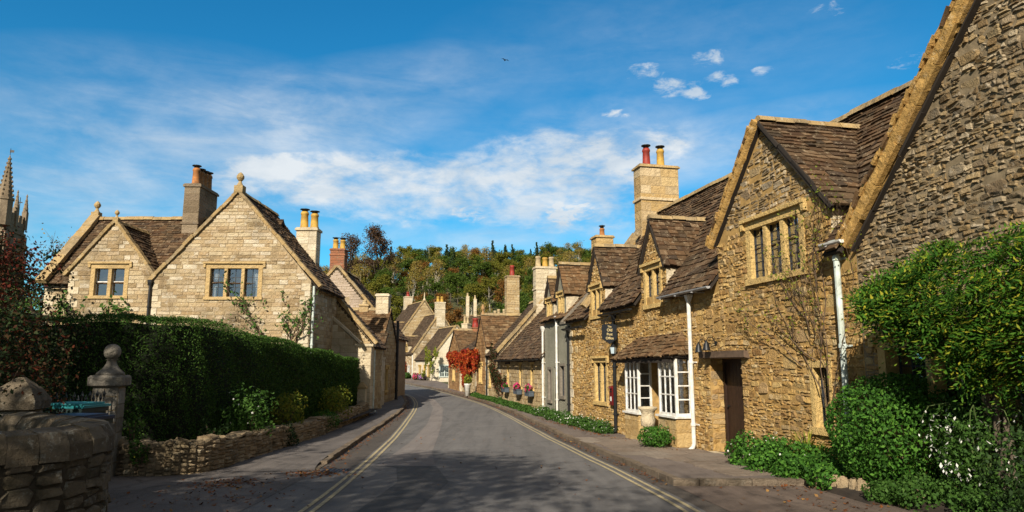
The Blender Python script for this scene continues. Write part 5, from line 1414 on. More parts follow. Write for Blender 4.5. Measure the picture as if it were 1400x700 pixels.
cr = climber('red_creeper', 'blazing red creeper covering the stone cottage beyond the white pot', FX(-38.3, .13), FA,
        [((x, -.05, z*.8), (R.choice((-.9, .9)), 0, .25), 1.5, 2) for x, z in ((-5.6, 1.6), (-4.8, 2.4), (4.9, 2.6), (3.2, .9), (1.5, .7), (-.6, .7), (-5.9, 2.6), (-6.2, 2.0), (.2, 1.0), (1.0, 1.6), (2.2, 1.7), (3.4, 1.7), (4.6, 1.8), (5.6, 1.5), (5.9, 2.2), (.5, 2.4), (1.8, 2.6), (3, 2.6), (4.2, 2.6), (-1.2, 1.3), (-1.6, 2.2), (-2.6, 1.6), (-3.4, 2.2))], 13000, G_RED, .19, .03, zr=(.25, 2.5))
climber('golden_climber', 'yellow-green climber at the corner of the cream washed cottage', (-9.75, 83.6, 0), -.9, [((0, -.05, -.2), (0, 0, 1), 2.6, 2), ((-1.6, -.05, -.2), (.3, 0, 1), 2.4, 2), ((.6, -.05, 1.6), (.8, 0, .6), 1.6, 2)], 900, G_YEL, .24, .03)
bush('flowering_bush', 'red and green flowering bush against the far stone cottage', 'bush', (-15.0, 95.2, -.15), (.7, .7, 1.5), 1500, .22, G_RED, 31, .3)
bush('flowering_bush', 'yellow-green shrub against the tall far house', 'bush', (-17.3, 99.4, -.1), (.9, .9, 1.9), 1500, .24, G_YEL, 32, .3)
for i, (x, y, mt, lb) in enumerate(((-12.0, 88.4, G_PINK, 'low border of pink flowers by the ochre door'), (-10.9, 86.0, G_PURP, 'low border of mauve flowers before the cream washed cottage'), (-13.8, 92.4, G_MID, 'green verge plants before the pale stone cottage'))):
    bush('flower_bed', lb, 'flowers', (x, y, prof(y)), (.5, 1.3, .45), 900, .17, G_MID, 40+i, .3, flowers=(160, mt), stems=0, fsize=.16)

# ================================================================== RIGHT FOREGROUND
def facw(s, off, z): p = FX(s, off); return (p.x, p.y, z)
o = grid_sheet('garden_soil', np.linspace(4.4, 9, 12), np.linspace(4, 14.9, 20), lambda x, y: prof(y)+.03 + .16*sm(4.6, 5.6, x + .18*(y-10)) - .6*sm(13.9, 14.5, y) - (.4 if x < 4.75 - .1*(y-10) else 0), SOIL)
bush('round_bush', 'dense round clipped green bush below the ground-floor window', 'bush', (5.72, 10.55, -.25), (.95, .95, .82), 15000, .062, G_BUSH, 51, .12, .55, .4, None, None, 7, .86, .0)
fu = empty('flowering_shrub', (5.88, 8.95, -.12), 0, 'arching shrub hung with small white bell flowers beside the round bush', 'shrub')
P, D = blob((0, 0, .75), (.55, .6, .62), 4200, 61, .45, .7, 2.6); leaf_obj('leaves', P, .055, G_MID, fu, .5, D*.7, .8)
P, D = blob((0, 0, .72), (.58, .64, .62), 270, 61, .45, .2, 2.6); P[:, 2] -= .03; k = D[:, 2] < .75; P = P[k]
leaf_obj('flowers', P, .062, G_WHITE, fu, .5, None, 1, np.tile([0, 0, -1.], (len(P), 1)))
mb = MB()
for k in range(12):
    a = R.uniform(0, 2*PI); e = R.uniform(.35, .75); mb.tube([(0, 0, 0), (math.cos(a)*e*.3, math.sin(a)*e*.3, .8), (math.cos(a)*e*.7, math.sin(a)*e*.7, 1.25), (math.cos(a)*e*1.2, math.sin(a)*e*1.2, 1.2), (math.cos(a)*e*1.45, math.sin(a)*e*1.45, 1.0)], [.012, .009, .007, .005, .002], 5)
mb.build('stems', STEMG, fu)
gcv = [(4.55, 13.85, .42, .4), (4.85, 13.25, .5, .42), (4.62, 12.8, .45, .34), (5.0, 12.45, .5, .4), (4.75, 11.95, .42, .3), (5.15, 11.5, .5, .36), (4.95, 11.15, .36, .24)]
Ps = []; Ds = []
for i, (x, y, r, h) in enumerate(gcv):
    P, D = blob((x, y, prof(y)+h*.5+.05), (r, r, h), 1900, 70+i, .3, .6); Ps.append(P); Ds.append(D)
o = leaf_obj('ground_cover', np.concatenate(Ps), .062, G_BUSH, None, .75, np.concatenate(Ds), .7); o['kind'] = 'stuff'
P = np.concatenate(Ps)[NR.integers(0, 13000, 90)] + np.array([0, 0, .06]); o = leaf_obj('ground_cover_flowers', P, .035, G_WHITE, None, .9); o['kind'] = 'stuff'
Ps = []; Ds = []
for i, (x, y, r, h) in enumerate([(5.35, 9.35, .42, .26), (5.7, 8.95, .45, .3), (6.0, 8.55, .45, .3), (5.55, 8.6, .35, .2), (6.4, 8.2, .45, .3), (5.9, 8.15, .4, .22), (6.8, 8.6, .5, .34), (5.05, 9.75, .25, .18)]):
    P, D = blob((x, y, prof(y)+h*.5+.05), (r, r, h), 1900, 90+i, .3, .6); Ps.append(P); Ds.append(D)
o = leaf_obj('ground_cover', np.concatenate(Ps), .045, G_MID, None, .8, np.concatenate(Ds), .7); o['kind'] = 'stuff'
ir = empty('strap_leaf_plant', (5.25, 12.75, -.15), 0, 'clump of yellow-green strap leaves among the ground cover', 'plant'); fan(ir, (0, 0, 0), 60, .95, G_YEL, .02, .8)
fe = empty('strap_leaf_plant', (5.6, 13.4, -.2), 0, 'darker grassy clump against the wall by the narrow window', 'plant'); fan(fe, (0, 0, 0), 50, .8, G_DARK, .014, .9)
# edging stones
st0 = None
EP = [(4.78, 11.25), (4.83, 11.08), (4.9, 10.9), (4.93, 10.72), (5.0, 10.55), (5.03, 10.37), (5.09, 10.2), (5.13, 10.03), (5.2, 9.86), (5.24, 9.68), (5.32, 9.5)]
vars_ = []
for k in range(4):
    mb = MB(); mb.lathe([(.085, -.15), (.1, .0), (.095, .11), (.07, .17), (.03, .2)], (0, 0, 0), 7, 0, .16)
    vars_.append(mb)
for i, (x, y) in enumerate(EP):
    if i < 4:
        o = vars_[i].build('edging_stone', LOWST); o.name = 'edging_stone'; vars_[i] = o
    else:
        o = vars_[i % 4].copy(); COL.objects.link(o)
    o.location = (x, y, prof(y)+.03); o.rotation_euler = (R.uniform(-.15, .15), R.uniform(-.15, .15), R.uniform(0, 6)); o.scale = (R.uniform(.8, 1.15), R.uniform(.6, .9), R.uniform(.75, 1.2))
    tag(o, 'rough upright stone in the edging along the front of the flower bed', 'stone', 'edging stones of the flower bed')

# wisteria
ws = empty('wisteria', FX(0), FA, 'leafy green and yellow wisteria on twisted stems against the big gable', 'climber')
top = [(5.1, 2.42), (5.4, 2.75), (5.8, 2.98), (6.2, 3.12), (7.0, 3.2), (9.2, 3.2)]
bot = [(5.1, 2.3), (5.3, 2.35), (5.6, 2.3), (6.1, 2.1), (6.6, 1.75), (7.2, 1.45), (8, 1.35), (9.2, 1.3)]
tf = lambda s: float(np.interp(s, [t[0] for t in top], [t[1] for t in top])); bf = lambda s: float(np.interp(s, [t[0] for t in bot], [t[1] for t in bot]))
P_, D_, N__, S_ = [], [], [], []
rr = np.random.default_rng(5)
for k in range(1900):
    s = 5.1 + 3.4*rr.random()**.85
    z0, z1 = bf(s), tf(s)
    t = rr.random(); z = z0 + (z1-z0)*t + .1*math.sin(s*5)+.06*math.sin(s*11)
    bul = (.25 + .85*sm(4.5, 6.2, s) - .3*sm(6.8, 8, s))*math.sin(PI*min(1, .12+.8*t))**.5
    off = .06 + bul*(1 - .5*rr.random()**2)
    a = rr.uniform(0, 2*PI); dr_ = V((math.cos(a), -abs(math.sin(a))*.7-.2, rr.uniform(-.75, .3))).normalized()
    nn = (V((rr.normal()*.35, -.75, .65 + rr.normal()*.3))); nn = (nn - dr_*nn.dot(dr_)).normalized(); sd = dr_.cross(nn)
    L = rr.uniform(.26, .46); m_ = 13; base = V((s, -off, z))
    for i in range(m_):
        f = (i//2+1)/7; p = base + dr_*L*f + V((0, 0, -.09*L*f*f*3))
        if i < m_-1:
            sgn = 1 if i % 2 else -1; ld = (sd*sgn + dr_*.35).normalized(); p = p + ld*.035
        else: ld = dr_; p = p + dr_*.03
        P_.append(p); D_.append(ld); N__.append(nn)
leaf_obj('leaves', [tuple(p) for p in P_], NR.uniform(.06, .1, len(P_)), G_WIST, ws, .34, [tuple(n*4) for n in N__], .5, [tuple(d) for d in D_])
mb = MB()
for k in range(4):
    q = []
    for i in range(15):
        z = -.3 + 2.4*i/14; a = i*.7 + k*PI/2; q.append((7.1 + .07*math.cos(a) + .12*math.sin(z*2) - .12*z, -.55 + .07*math.sin(a), z))
    mb.tube(q, .035, 6)
for k in range(9):
    p = V((6.9, -.45, 1.5+.1*k)); e = V((5.2+.3*k, -.25, 2.45 + .07*k)); mb.tube([p, p.lerp(e, .5) + V((0, -.15, .25)), e], [.03, .02, .008], 5)
mb.build('stems', BARK, ws, True)
vt = MB()
fu2 = empty('young_shrub', facw(8.6, 1.3, -.1), 0, 'dark mixed foliage under the wisteria at the right edge', 'shrub')
P, D = blob((0, 0, .5), (.7, .8, .65), 3500, 33, .4, .7); leaf_obj('leaves', P, .06, G_DARK, fu2, .5, D, .8)

# flower strips along the row
Ps, Ds, Fs = [], [], []
s = -15.4
while s < -6.9:
    p = FX(s, R.uniform(.28, .42)); h = R.uniform(.16, .3); r = R.uniform(.28, .42)
    if not (-14.4 < s < -13.6):
        P, D = blob((p.x, p.y, prof(p.y)+.1+h*.5), (r, r, h), 500, int(500+s*10), .3, .6); Ps.append(P); Ds.append(D); Fs.append(P[NR.integers(0, 500, 24)] + np.array([-.02, -.05, .05]))
    s += .33
o = leaf_obj('flower_strip', np.concatenate(Ps), .07, G_MID, None, .6, np.concatenate(Ds), .7); o['kind'] = 'stuff'
o = leaf_obj('flower_strip_blossom', np.concatenate(Fs), .045, G_WHITE, None, .9); o['kind'] = 'stuff'
Ps, Ds = [], []
s = -33
while s < -16:
    p = FX(s, R.uniform(.2, .36)); h = R.uniform(.07, .16); P, D = blob((p.x, p.y, prof(p.y)+.1+h*.5), (.4, .4, h), 300, int(500+s*10), .3, .6); Ps.append(P); Ds.append(D); s += .42
o = leaf_obj('verge_plants', np.concatenate(Ps), .1, G_MID, None, .6, np.concatenate(Ds), .7); o['kind'] = 'stuff'
bush('small_bush', 'small bright green bush at the foot of the white downpipe', 'bush', facw(-2.35, .85, prof(17.5)+.08), (.42, .5, .26), 2200, .06, G_BUSH, 55, .3, flowers=(14, G_WHITE), stems=3, fsize=.03)

# urn, lamps, post box, sign, boxes
ur = empty('stone_urn', facw(-3.72, .42, prof(18.8)+.1), 0, 'carved stone urn planter between the two bay windows', 'urn')
mb = MB(); mb.lathe([(.17, 0), (.17, .1), (.1, .14), (.07, .3), (.1, .36)], (0, 0, 0), 14); mb.build('pedestal', PALEASH, ur, True)
mb = MB(); mb.lathe([(.09, .36), (.19, .43), (.2, .58), (.17, .72), (.2, .82), (.26, .87), (.26, .92), (.18, .92), (.16, .85)], (0, 0, 0), 16); mb.build('bowl', PALEASH, ur, True)
def lamp(label, s, off, z):
    r = empty('wall_lamp', facw(s, 0, z), FA, label, 'lamp')
    b = MB(); b.tube([(0, -.0, .1), (0, -.03, .1)], .05, 10); b.tube([(0, -.02, .1), (0, -.1, .22), (0, -.2, .24), (0, -.26, .15)], .012, 6); b.build('bracket', BLACKP, r)
    h = MB(); h.lathe([(.095, -.1), (.085, -.08), (.055, .06), (.03, .1), (.02, .13)], (0, -.26, .03), 12); h.build('lamp_shade', BLACKP, r, True)
lamp('black bell-shaped wall lamp nearer the downpipe above the oak door', -1.0, 0, 1.98); lamp('second black bell-shaped wall lamp nearer the big gable above the oak door', -.62, 0, 2.02)
lt = empty('wall_lantern', facw(-6.72, 0, 1.98), FA, 'small glazed black lantern between the hanging sign and the porch roof', 'lantern')
mb = MB(); mb.tube([(0, 0, .3), (0, -.2, .36), (0, -.22, .3)], .012, 6); mb.lathe([(.12, .2), (.03, .3), (.01, .33)], (0, -.22, 0), 4); mb.lathe([(.06, -.03), (.08, 0)], (0, -.22, 0), 4)
for q in range(4): mb.tube([(.08*math.cos(q*PI/2), -.22+.08*math.sin(q*PI/2), -.02), (.115*math.cos(q*PI/2), -.22+.115*math.sin(q*PI/2), .22)], .008, 4)
mb.build('lantern_frame', BLACKP, lt)
mb = MB(); mb.lathe([(.075, 0), (.11, .2)], (0, -.22, 0), 4); mb.build('lantern_glass', plain_mat('pale_lantern_glass', (.45, .55, .6), .1, .2), lt)
pb_ = empty('post_box', facw(-7.3, 0, .3), FA, 'small red wall post box beside the black downpipe', 'post box')
mb = MB(); mb.box(-.12, .12, -.12, 0, .05, .58, 0, None, .003); mb.lathe([(.15, 0), (.12, .05), (.04, .08)], (0, -.06, .58), 4, 0, 0, PI/4); mb.build('box', REDP, pb_)
mb = MB(); mb.box(-.08, .08, -.128, -.115, .46, .5, 0); mb.build('slot', BLACKP, pb_); mb = MB(); mb.box(-.06, .06, -.128, -.115, .18, .32, 0); mb.build('notice_plate', WHITE, pb_)

sg = empty('hanging_sign', facw(-6.62, 0, 2.3), FA + PI/2, 'black shop sign with gold lettering hung beside the black downpipe', 'sign')
# local x runs away from the wall to the street side (-x), face looks to the camera side (-y)
mb = MB(); X0, X1 = -.62, -.14; t = .025
outl = [(X0, .14), ((X0+X1)/2-.12, .06), ((X0+X1)/2, -.02), ((X0+X1)/2+.12, .06), (X1, .14), (X1, .58), ((X0+X1)/2+.1, .6), ((X0+X1)/2-.1, .6), (X0, .58)]
mb.face([(x, -t, z) for x, z in outl]); mb.face([(x, t, z) for x, z in outl][::-1])
for i in range(len(outl)):
    a, b = outl[i], outl[(i+1) % len(outl)]; mb.face([(a[0], -t, a[1]), (a[0], t, a[1]), (b[0], t, b[1]), (b[0], -t, b[1])])
mb.build('sign_board', plain_mat('sign_black', (.012, .016, .022), .5, .2), sg)
mb = MB(); mb.tube([(0, 0, .72), (-.75, 0, .72)], .014, 6); mb.tube([(0, 0, .95), (-.3, 0, .9), (-.5, 0, .74)], .01, 6); mb.tube([(-.25, 0, .72), (-.25, 0, .6)], .008, 5); mb.tube([(-.52, 0, .72), (-.52, 0, .6)], .008, 5); mb.tube([(0, 0, .6), (0, 0, 1.0)], .016, 6); mb.build('bracket', BLACKP, sg)
for i, w in enumerate(('The', 'Old', 'Post', 'Office')):
    cu = bpy.data.curves.new('lettering', 'FONT'); cu.body = w; cu.size = (.085, .125, .115, .115)[i]; cu.align_x = 'CENTER'; cu.align_y = 'CENTER'; cu.extrude = .002; cu.offset = .0
    to = bpy.data.objects.new('lettering', cu); me = bpy.data.meshes.new_from_object(to); bpy.data.objects.remove(to)
    o = bpy.data.objects.new('lettering', me); COL.objects.link(o); o.parent = sg; me.materials.clear(); me.materials.append(GOLD)
    o.location = ((X0+X1)/2, -t-.003, (.52, .41, .28, .155)[i]); o.rotation_euler = (PI/2, 0, 0); o.scale.x = .95

def flower_box(label, s, fl):
    r = empty('window_box', facw(s, .0, 0), FA, label, 'flower box', 'flower boxes on the low cottage')
    b = MB(); b.box(-.42, .42, -.3, -.06, .2, .42, 0, None, .004); b.box(-.44, .44, -.32, -.05, .4, .44, 0, None, .004); b.build('box', plain_mat('slate_blue_box', (.07, .09, .11), .6), r)
    P, D = blob((0, -.18, .5), (.42, .16, .16), 420, 5, .3, .6); leaf_obj('leaves', P, .07, G_MID, r, .6, D)
    P, D = blob((0, -.2, .55), (.42, .18, .2), fl, 5, .3, .1); leaf_obj('flowers', P, .085, G_PINK, r, .9, D)
flower_box('grey window box with few flowers under the farthest small window', -23.2, 20); flower_box('grey window box full of pink flowers under the middle window', -20.3, 170); flower_box('grey window box of pink flowers under the window nearest the grey cottage', -17.9, 90)
pt = empty('flower_pot', (-2.95, 46.9, prof(47)+.1), 0, 'tall white flower pot with a green plant on the pavement', 'pot')
mb = MB(); mb.lathe([(.15, 0), (.21, .7), (.24, .73), (.24, .8), (.18, .8)], (0, 0, 0), 14); mb.build('pot', WHITE, pt, True)
P, D = blob((0, 0, 1.05), (.26, .26, .34), 300, 8, .3, .6); leaf_obj('leaves', P, .15, G_YEL, pt, .5, D)
ps_ = empty('stone_post', (-6.55, 30.9, 0), 0, 'small capped stone post at the far end of the garden wall', 'post')
mb = MB(); mb.box(-.17, .17, -.17, .17, -.9, .6, 0, None, .01); mb.build('shaft', PALEASH, ps_); mb = MB(); mb.lathe([(.3, 0), (.3, .08), (.05, .3)], (0, 0, .6), 4, 0, 0, PI/4); mb.build('cap', COPE, ps_)
dn = MB(); dn.box(-.25, .25, -.22, .22, -.02, .006, 0)
for k in range(6): dn.box(-.22+.08*k, -.19+.08*k, -.2, .2, .006, .016, 0)
o = dn.build('drain_cover', BLACKP); o.location = (-3.35, 13.6, prof(13.6)+.006); tag(o, 'iron drain grating in the gutter where the left kerb begins', 'drain')
bd = empty('bird', (-1.0, 95, 45.3), .6, 'tiny dark bird flying high in the blue sky', 'bird')
mb = MB(); mb.tube([(0, -.28, 0), (0, -.12, .02), (0, .1, .01), (0, .3, 0)], [.02, .08, .07, .015], 8); 
for s in (-1, 1): mb.face([(0, -.1, .03), (s*.35, -.12, .16), (s*.75, .05, .05), (s*.35, .06, .13), (0, .1, .03)])
mb.build('body', BLACKP, bd)

# fallen leaves
Pl = []
def litter(f, y0, y1, n, sd, dz):
    for k in range(n):
        y = R.uniform(y0, y1); x = f(y) + R.gauss(0, sd); Pl.append((x, y, prof(y)+dz+R.uniform(0, .012)))
litter(lambda y: rk(y)-.08, 11.6, 60, 900, .09, .012); litter(lambda y: lk(y)+.12, 14, 50, 700, .1, .012)
litter(lambda y: fx(y)-.75, 17, 29, 500, .12, .1); litter(lambda y: fx(y)-.5, 40, 56, 500, .3, .12)
for cx, cy, n, sd in ((-4.6, 11.8, 260, .35), (-3.6, 13.2, 240, .3), (-4.2, 10.2, 150, .7), (4.5, 11.6, 120, .4), (4.4, 9.6, 110, .6), (0, 14, 50, 3), (-2, 22, 30, 2)):
    for k in range(n):
        y = max(6, R.gauss(cy, sd)); x = R.gauss(cx, sd); Pl.append((x, y, prof(y)+.014+R.uniform(0, .012)))
o = leaf_obj('fallen_leaves', Pl, .06, G_LIT, None, .7, np.tile([0, 0, 2.5], (len(Pl), 1)), .7); o['kind'] = 'stuff'

# ================================================================== TREES
def place(proto, x, y, rz, s, z=None, label=None):
    c = copy_tree(proto); c.location = (x, y, gz(x, y)-.2 if z is None else z); c.rotation_euler = (0, 0, rz); c.scale = (s, s, s*R.uniform(.92, 1.1))
    if label: c['label'] = label
    return c
GRP = 'trees on the wooded hillside'
KINDS_ = []
def proto(name, label, f, cat_='tree'):
    r = empty(name, (0, 0, 0), 0, label, cat_, GRP); f(r); KINDS_.append(r); return r
con = [proto('conifer_tree', 'dark pointed conifer in the wood on the hill', lambda r: conifer_parts(r, 14, 3.0, 2600, .55, T_DARK, 1)), proto('conifer_tree', 'dark pointed conifer in the wood on the hill', lambda r: conifer_parts(r, 12, 2.5, 2200, .5, T_DARK, 2))]
oli = [proto('broadleaf_tree', 'olive green broadleaf tree in the wood on the hill', lambda r, s=s: tree_parts(r, 12, 5.0, 3400, .5, T_OLIVE, s, BARKP, clump=.13, nlimb=13, base=.3)) for s in (31, 32)]
grn = [proto('broadleaf_tree', 'dark green broadleaf tree in the wood on the hill', lambda r, s=s: tree_parts(r, 11, 5.0, 3800, .5, T_GREEN, s, BARK, clump=.15, nlimb=14, base=.2)) for s in (41, 42)]
tan = [proto('autumn_tree', 'thin tan autumn tree with pale bare branches on the hill', lambda r, s=s: tree_parts(r, 14, 4.6, 1150, .4, T_TAN, s, BARKP, clump=.12, nlimb=15, base=.3, up=1.0)) for s in (51, 52)]
rus = [proto('autumn_tree', 'rust brown autumn tree in the wood on the hill', lambda r: tree_parts(r, 11, 4.6, 3000, .5, T_RUST, 61, BARK, clump=.14, nlimb=13, base=.25))]
used = set()
def put(kind, x, y, s):
    pr = R.choice(kind)
    if pr.name in used: place(pr, x, y, R.uniform(0, 6), s)
    else:
        used.add(pr.name); pr.location = (x, y, gz(x, y)-.2); pr.rotation_euler = (0, 0, R.uniform(0, 6)); pr.scale = (s, s, s)
# rows up the slope; the wedge the photo shows lies between the two rows of houses
rows = [(y, 7.4 if y < 240 else 6.6, .62 + .3*sm(130, 240, y)) for y in (134, 145, 156, 167, 178, 189, 200, 211, 222, 233, 244, 255, 266, 277, 288, 298)]
for y, dx, sc in rows:
    x = -.30*y
    while x < .145*y:
        xx, yy = x + R.uniform(-2, 2), y + R.uniform(-4, 4)
        if abs(xx+10) < 9 and 158 < yy < 172: x += dx; continue
        u = R.random()
        back = y > 262
        if back: kind = con if u < .38 else tan if u < .66 else oli if u < .9 else grn
        elif y > 190: kind = con if u < .1 else tan if u < .42 else oli if u < .68 else grn if u < .9 else rus
        else: kind = grn if u < .45 else oli if u < .72 else tan if u < .86 else rus
        put(kind, xx, yy, sc*R.uniform(.85, 1.2))
        x += dx*R.uniform(.8, 1.2)
for r in KINDS_:
    if r.name not in used: r.location = (-30+R.uniform(0, 40), 190, gz(-20, 190))
tt = empty('tall_tree', (-41, 212, gz(-41, 212)-.3), 0, 'tallest plum-brown tree standing above the wood on the hill', 'tree'); tree_parts(tt, 25, 7.0, 4600, .55, T_PLUM, 71, BARK, clump=.1, nlimb=18, base=.3, up=.7)
tt = empty('tall_tree', (-50, 212, gz(-50, 212)-.3), .9, 'slimmer plum-brown tall tree left of the tallest on the hill', 'tree'); tree_parts(tt, 24, 5.4, 3000, .5, T_PLUM, 72, BARK, clump=.09, nlimb=16, base=.35, up=.7)
tt = empty('conifer_tree', (-27.5, 92, 0), 0, 'dark evergreen behind the brick chimney of the left row', 'tree'); conifer_parts(tt, 13.5, 3.6, 3600, .4, T_DARK, 5)
tt = empty('broadleaf_tree', (-29.8, 88, 0), 0, 'round dark tree just showing behind the twin-pot ashlar chimney', 'tree'); tree_parts(tt, 16.5, 4.2, 4200, .35, T_GREEN, 44, BARK, clump=.12)
tt = empty('bare_tree', (-41.2, 62, 0), 0, 'leafless tree between the church and the cream gabled house', 'tree'); tree_parts(tt, 13.2, 4.5, 600, .2, T_TAN, 81, BARK, clump=.12, nlimb=30, base=.3, up=1.0, sub=7)
tt = empty('dark_evergreen', (-37.6, 58, 0), 0, 'dark layered evergreen beside the leafless tree left of the gabled house', 'tree'); tree_parts(tt, 11.6, 4.5, 6200, .25, T_DARK, 82, BARK, clump=.13, nlimb=16, base=.2, up=.15, flat=.35)
tt = empty('dark_evergreen', (-44, 66, 0), 0, 'low dark evergreen below the church tower', 'tree'); tree_parts(tt, 8.5, 5, 5200, .3, T_GREEN, 83, BARK, clump=.15, nlimb=14, base=.15, up=.3)
# churchyard trees behind the viewer: they shade the gateway and dapple the road
for i, (x, y, h, sp, nl, sd, lb) in enumerate(((-8.2, -5.0, 13, 5.2, 15000, 91, 'leafy churchyard tree shading the gateway'), (-12.5, 1.2, 11.5, 4.6, 13000, 92, 'leafy tree beside the gateway shading the hedge'), (-5.0, -10.5, 15, 4.4, 1900, 93, 'thin-leaved tree that dapples the near road'), (-14.5, 7.0, 9.5, 3.2, 9000, 94, 'dense tree beyond the foreground wall shading the hedge'), (-8.5, -17, 17, 4.0, 1800, 95, 'open tree behind the road throwing faint dapples'))):
    t_ = empty('shade_tree', (x, y, -.1), i, lb, 'tree'); tree_parts(t_, h, sp, nl, .2, T_GREEN, sd, BARK, clump=.13, nlimb=15, base=.25)

# ================================================================== LIGHT, SKY, CAMERA
W = bpy.data.worlds.new('World'); SC.world = W; W.use_nodes = True
nt = W.node_tree; nt.nodes.clear()
EL, AZ = math.radians(33), None
SX, SY = -.30, -.954
sky = nd(nt, 'ShaderNodeTexSky', sky_type='NISHITA', sun_disc=False, sun_elevation=EL, air_density=1.0, dust_density=.25, ozone_density=2.5)
sky.sun_rotation = math.atan2(SX, SY)
hs = nd(nt, 'ShaderNodeHueSaturation', Saturation=1.35, Value=1.0, Hue=.487)
nt.links.new(sky.outputs[0], hs.inputs['Color'])
tc = nt.nodes.new('ShaderNodeTexCoord'); sp = nt.nodes.new('ShaderNodeSeparateXYZ'); nt.links.new(tc.outputs['Generated'], sp.inputs[0])
az = math_(nt, 'ARCTAN2', sp.outputs[0], sp.outputs[1]); el = math_(nt, 'ARCSINE', sp.outputs[2])
cb = nt.nodes.new('ShaderNodeCombineXYZ'); nt.links.new(az, cb.inputs[0]); nt.links.new(math_(nt, 'MULTIPLY', el, 2.2), cb.inputs[1])
AZV = cb.outputs[0]
def ell(a0, e0, ra, re, tilt=0, p=1.0):
    """soft patch of sky centred on azimuth a0, elevation e0 (degrees)"""
    a0, e0, ra, re = [math.radians(t) for t in (a0, e0, ra, re)]
    dx = math_(nt, 'SUBTRACT', az, a0); dy = math_(nt, 'SUBTRACT', el, e0)
    if tilt: dy = math_(nt, 'SUBTRACT', dy, math_(nt, 'MULTIPLY', dx, tilt))
    d = math_(nt, 'ADD', math_(nt, 'POWER', math_(nt, 'ABSOLUTE', math_(nt, 'DIVIDE', dx, ra)), 2), math_(nt, 'POWER', math_(nt, 'ABSOLUTE', math_(nt, 'DIVIDE', dy, re)), 2))
    return math_(nt, 'MULTIPLY', math_(nt, 'MAXIMUM', math_(nt, 'SUBTRACT', 1, d), 0), p)
def addall(l):
    o = l[0]
    for x in l[1:]: o = math_(nt, 'ADD', o, x)
    return o
n_big = noise(nt, 5.5, 8, .6, AZV, .4)
n_fine = noise(nt, 16, 8, .62, AZV, .3)
n_puff = noise(nt, 34, 7, .65, AZV, .4)
mp = nd(nt, 'ShaderNodeMapping'); mp.inputs['Scale'].default_value = (1.2, 2.6, 1); mp.inputs['Rotation'].default_value = (0, 0, .12); nt.links.new(AZV, mp.inputs[0])
n_str = noise(nt, 4.0, 8, .65, mp.outputs[0], .6)
CLOUDS_A = None
def sstep(x, a, b):
    n = nt.nodes.new('ShaderNodeMapRange'); n.interpolation_type = 'SMOOTHSTEP'; n.inputs[1].default_value = a; n.inputs[2].default_value = b
    nt.links.new(x, n.inputs[0]); return n.outputs[0]
def MUL(a, b): return math_(nt, 'MULTIPLY', a, b)
def ADD(a, b): return math_(nt, 'ADD', a, b)
reg = addall([ell(-8, 14.3, 15, 3.4, .0), ell(3, 15.2, 9, 4.6, 0), ell(-18, 14.6, 9, 2.2, .1, .8), ell(6, 12.6, 6, 2.2, 0, .7), ell(9, 17, 7, 2.6, .1, .55)])
reg = math_(nt, 'MINIMUM', reg, 1.0)
core = sstep(ADD(MUL(n_fine, .95), ADD(MUL(n_puff, .3), ADD(MUL(n_big, .7), MUL(reg, .34)))), .92, 1.52)
core = MUL(core, sstep(reg, 0, .28))
puff = addall([ell(11.3, 23.4, 2.0, .8), ell(13.9, 22.0, 2.6, .95, -.1), ell(15.6, 21.3, 1.4, .6), ell(17.7, 22.2, 1.7, .8), ell(16.7, 24.0, 1.8, .9), ell(9.1, 20.3, 1.6, .5), ell(4.7, 12.4, 3.2, 1.2), ell(-3.6, 12.4, 2, .8, 0, .8), ell(21, 22.6, 1.2, .6, 0, .6), ell(31.5, 21.4, 2.0, .8, 0, .6), ell(26, 26.0, 2, .7, 0, .5)])
pf_ = MUL(sstep(ADD(MUL(n_puff, 1.3), MUL(puff, .4)), .78, 1.2), sstep(puff, 0, .25))
veil = addall([ell(-29, 15, 21, 9, .12, .62), ell(-17, 19.5, 20, 4.6, .28, .55), ell(0, 10.4, 22, 1.5, 0, .8), ell(17, 17.0, 17, 3.0, .1, .75), ell(8, 19, 9, 3, 0, .5), ell(-2, 16.5, 22, 4.5, 0, .35), ell(-33, 10, 16, 5, 0, .4), ell(12, 24, 22, 7, 0, .22)])
away = sstep(math_(nt, 'ABSOLUTE', az), 1.0, 1.7)
vl = MUL(veil, sstep(ADD(MUL(n_str, .55), ADD(MUL(n_fine, .3), MUL(n_big, .3))), .28, .85))
cl = math_(nt, 'MINIMUM', addall([MUL(core, .8), MUL(pf_, .75), MUL(vl, .75)]), .93)
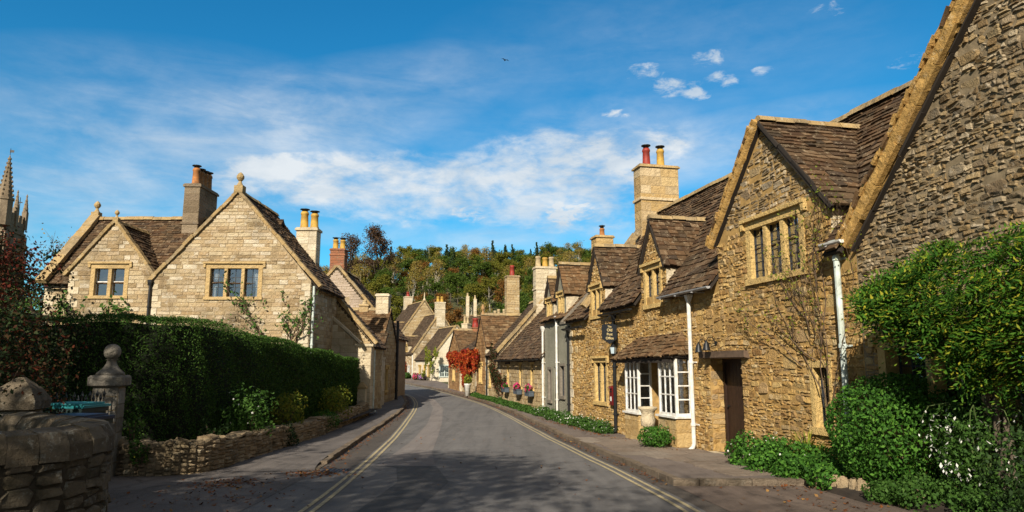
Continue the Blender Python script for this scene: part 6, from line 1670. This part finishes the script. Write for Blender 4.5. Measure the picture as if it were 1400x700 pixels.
gmul = nd(nt, 'ShaderNodeMix', data_type='RGBA', blend_type='MULTIPLY'); gmul.inputs[0].default_value = 1; gmul.inputs[7].default_value = (.45, .98, 1.1, 1)
nt.links.new(hs.outputs[0], gmul.inputs[6])
shade = ramp(nt, n_big, [(4.2, 5.0, 5.8), (6.6, 6.9, 7.1)], [.38, .62])
mxs = nd(nt, 'ShaderNodeMix', data_type='RGBA'); nt.links.new(cl, mxs.inputs[0]); nt.links.new(gmul.outputs[2], mxs.inputs[6]); nt.links.new(shade, mxs.inputs[7])
away = math_(nt, 'MAXIMUM', away, sstep(el, .56, .75))      # grey veil added to the unseen sky, behind and overhead, for neutral fill light
mxa = nd(nt, 'ShaderNodeMix', data_type='RGBA'); nt.links.new(MUL(away, .85), mxa.inputs[0]); nt.links.new(mxs.outputs[2], mxa.inputs[6]); mxa.inputs[7].default_value = (2.5, 2.4, 2.3, 1)
bg = nd(nt, 'ShaderNodeBackground', Strength=.085); nt.links.new(mxa.outputs[2], bg.inputs[0])
ow = nt.nodes.new('ShaderNodeOutputWorld'); nt.links.new(bg.outputs[0], ow.inputs[0])

sl = bpy.data.lights.new('sun', 'SUN'); sl.energy = 5.0; sl.angle = math.radians(.5); sl.color = (1, .91, .77)
so = bpy.data.objects.new('sun', sl); COL.objects.link(so)
sd = V((SX*math.cos(EL), SY*math.cos(EL), math.sin(EL))).normalized()
so.rotation_euler = sd.to_track_quat('Z', 'Y').to_euler(); so.location = (-5, -20, 30)

cam = bpy.data.cameras.new('camera'); co = bpy.data.objects.new('camera', cam); COL.objects.link(co)
co.location = (0, 0, 1.6); co.rotation_euler = (PI/2 + math.atan(150/950), 0, 0)
cam.sensor_width = 36; cam.lens = 36*950/1400; cam.clip_end = 3000; cam.clip_start = .05
SC.camera = co
vs = SC.view_settings; vs.view_transform = 'Standard'; vs.look = 'None'; vs.gamma = 1; vs.use_curve_mapping = False; vs.exposure = .58
SC.render.resolution_x, SC.render.resolution_y = 1024, 512
SC.cycles.max_bounces = 6; SC.cycles.transparent_max_bounces = 12; SC.cycles.diffuse_bounces = 3
SC.cycles.use_denoising = True
